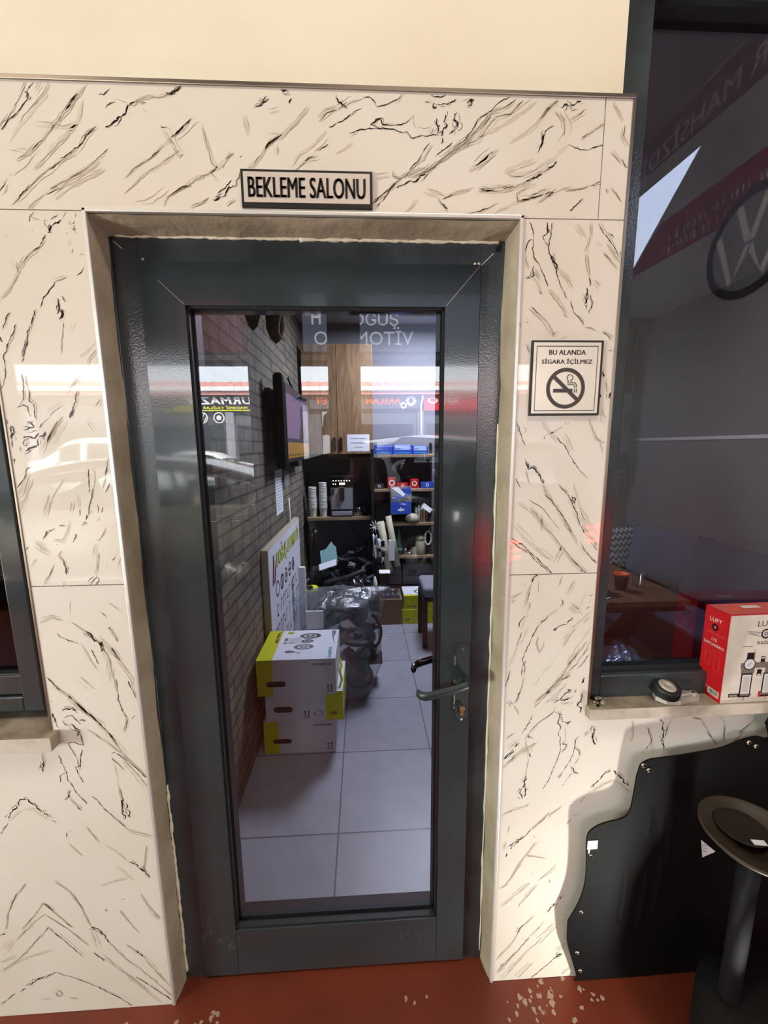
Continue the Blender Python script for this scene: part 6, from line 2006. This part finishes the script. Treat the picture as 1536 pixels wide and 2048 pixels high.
pick_belt = [(-2.5, .65), (-2.4, 1.0), (-.7, 1.02), (1.35, 1.10), (2.1, 1.0), (2.5, .5)]
hatch_roof = [(-2.0, .62), (-1.95, .95), (-1.82, 1.06), (-1.4, 1.29), (-.8, 1.43), (-.25, 1.475), (.2, 1.46), (.6, 1.39), (1.25, 1.04), (1.9, .90), (2.22, .74), (2.3, .55)]
hatch_belt = [(-2.0, .60), (-1.92, .92), (-1.5, .99), (0, .97), (1.25, .94), (1.9, .84), (2.3, .5)]
make_car('car', 'dark bronze car parked side-on behind the photographer, seen in the left of the door glass', (-2.42, -3.75, 0), PI, 'car_bronze', hatch_roof, hatch_belt, 1.0, (-1.50, .95), False, (-.95, -.05))
make_car('car', 'black high car standing tail to the wall with red tail lights lit', (.82, -4.62, 0), -2.08, 'car_black', suv_roof, suv_belt, 1.06, (-1.7, .95), True, (-.95, -.05))
make_car('pickup_truck', 'white pickup truck parked out on the street, mirrored in the left tiles', (-8.1, -12.6, 0), PI - .15, 'car_white', pick_roof, pick_belt, 1.08, (-.55, 1.0), False, (.25,))

make_car('car', 'silver saloon parked across the road before the black shop sign', (-6.2, -15.5, 0), .05, 'car_white', sedan_roof, sedan_belt, 1.0, (-1.15, .95))
make_car('car', 'dark high car parked across the road before the red shop sign', (3.4, -14.5, 0), PI + .1, 'car_black', suv_roof, suv_belt, 1.08, (-1.7, .95), False, (-.95, -.05))

# ---------------------------------------------------------------- the photographer (mirrored in the door glass)
def skin(name, V, E, R_, mat_, parent, root=0, sub=2):
    me = bpy.data.meshes.new(name); me.from_pydata([Vector(v) for v in V], E, []); me.update()
    o = bpy.data.objects.new(name, me); COL.objects.link(o)
    sk = o.modifiers.new('skin', 'SKIN'); sk.use_smooth_shade = True
    for i, r in enumerate(R_):
        d = me.skin_vertices[0].data[i]; d.radius = (r, r) if not isinstance(r, tuple) else r; d.use_root = (i == root)
    if sub:
        ss = o.modifiers.new('subd', 'SUBSURF'); ss.levels = sub; ss.render_levels = sub
    dg = bpy.context.evaluated_depsgraph_get(); dg.update()
    m2 = bpy.data.meshes.new_from_object(o.evaluated_get(dg)); bpy.data.objects.remove(o); bpy.data.meshes.remove(me)
    off = parent.location
    for v in m2.vertices: v.co -= off
    for p in m2.polygons: p.use_smooth = True
    m2.materials.clear(); m2.materials.append(M[mat_])
    o = bpy.data.objects.new(name, m2); COL.objects.link(o); o.parent = parent; return o
px, py = .03, -1.36
rt = thing('person', 'person in dark clothes holding up a phone, mirrored in the door glass', 'person', (px, py, 0))
V = [(px, py, .98), (px, py, 1.14), (px, py - .01, 1.34), (px, py, 1.46), (px, py + .02, 1.54), (px, py + .03, 1.60), (px, py + .04, 1.67), (px, py + .03, 1.73),   # 0-7 pelvis..crown
     (px - .19, py, 1.43), (px - .24, py + .02, 1.16), (px - .03, py + .24, 1.28), (px + .08, py + .29, 1.43),                                                     # 8-11 left arm
     (px + .19, py, 1.43), (px + .25, py + .02, 1.16), (px + .20, py + .24, 1.29), (px + .17, py + .29, 1.43),                                                     # 12-15 right arm
     (px - .10, py, .92), (px - .11, py + .01, .50), (px - .12, py - .02, .09), (px - .13, py + .14, .035),
     (px + .10, py, .92), (px + .11, py + .01, .50), (px + .12, py - .02, .09), (px + .13, py + .14, .035), (px, py + .12, 1.645)]
E = [(0, 1), (1, 2), (2, 3), (3, 4), (4, 5), (5, 6), (6, 7), (3, 8), (8, 9), (9, 10), (10, 11), (3, 12), (12, 13), (13, 14), (14, 15), (0, 16), (16, 17), (17, 18), (18, 19), (0, 20), (20, 21), (21, 22), (22, 23), (6, 24)]
R_ = [(.16, .12), (.15, .11), (.17, .12), (.11, .09), .055, .06, (.088, .10), (.065, .075), .062, .045, .036, .030, .062, .045, .036, .030, .088, .06, .045, .035, .088, .06, .045, .035, .016]
n0 = len(V)
for hx, hy, hz, sg in ((px + .08, py + .29, 1.43, 1), (px + .17, py + .29, 1.43, -1)):
    base = len(V); wrist = 11 if sg == 1 else 15
    V.append((hx + sg * .005, hy + .012, hz + .055)); R_.append((.032, .018)); E.append((wrist, base))
    for k in range(4):
        dz = .052 + (k - 1.5) * .016
        V += [(hx + sg * .03, hy + .040, hz + dz + .02), (hx + sg * .055, hy + .050, hz + dz + .025)]; R_ += [.009, .008]
        E += [(base, len(V) - 2), (len(V) - 2, len(V) - 1)]
    V += [(hx - sg * .02, hy + .025, hz + .085), (hx - sg * .005, hy + .045, hz + .115)]; R_ += [.010, .009]; E += [(base, len(V) - 2), (len(V) - 2, len(V) - 1)]
skin('body', V, E, R_, 'skin', rt)
keep = [0, 1, 2, 3, 4, 8, 9, 10, 12, 13, 14]; ix = {k: i for i, k in enumerate(keep)}
skin('jacket', [V[k] for k in keep], [(ix[a], ix[c]) for a, c in E if a in ix and c in ix], [(.20, .155), (.19, .15), (.205, .155), (.16, .125), .075, .092, .066, .054, .092, .066, .054], 'cloth_dark', rt)
keep = [0, 1, 16, 17, 18, 20, 21, 22]; ix = {k: i for i, k in enumerate(keep)}
skin('trousers', [V[k] for k in keep], [(ix[a], ix[c]) for a, c in E if a in ix and c in ix], [(.185, .14), (.165, .125), .108, .08, .07, .108, .08, .07], 'cloth_jeans', rt)
b = MB(); b.lathe([(.098, -.02), (.110, .03), (.104, .08), (.07, .118), (0, .135)], (px, py + .012, 1.665), (0, -.12, 1), 0, 28); b.build('hair', ['hair'], rt)
for s in (-1, 1):
    b = MB(); b.lathe([(0, -.11), (.04, -.10), (.052, -.03), (.05, .05), (.045, .12), (0, .15)], (px + s * .125, py + .05, .045), (0, 1, 0), 0, 16); b.build('shoe', ['black'], rt)
    b = MB(); b.lathe([(0, 0), (.011, .003), (0, .008)], (px + s * .032, py + .128, 1.69), (0, 1, 0), 0, 12); b.build('eye', ['black_gloss'], rt)
    b = MB(); b.lathe([(0, 0), (.022, .004), (.026, .012), (0, .018)], (px + s * .094, py + .03, 1.66), (s, -.3, 0), 0, 14); b.build('ear', ['skin'], rt)
b = MB(); b.box(px - .025, px + .025, py + .126, py + .132, 1.600, 1.606, 0); b.build('mouth', ['red'], rt)
b = MB(); b.box(.075, .225, -1.000, -.992, 1.515, 1.588, 0)
b.cyl((.158, -.9925, 1.5667), .011, .003, (0, 1, 0), 0, 18)
o = tag(b.build('phone', ['black_gloss'], bevel=.003), 'black phone held up in front of the photographer', 'phone')
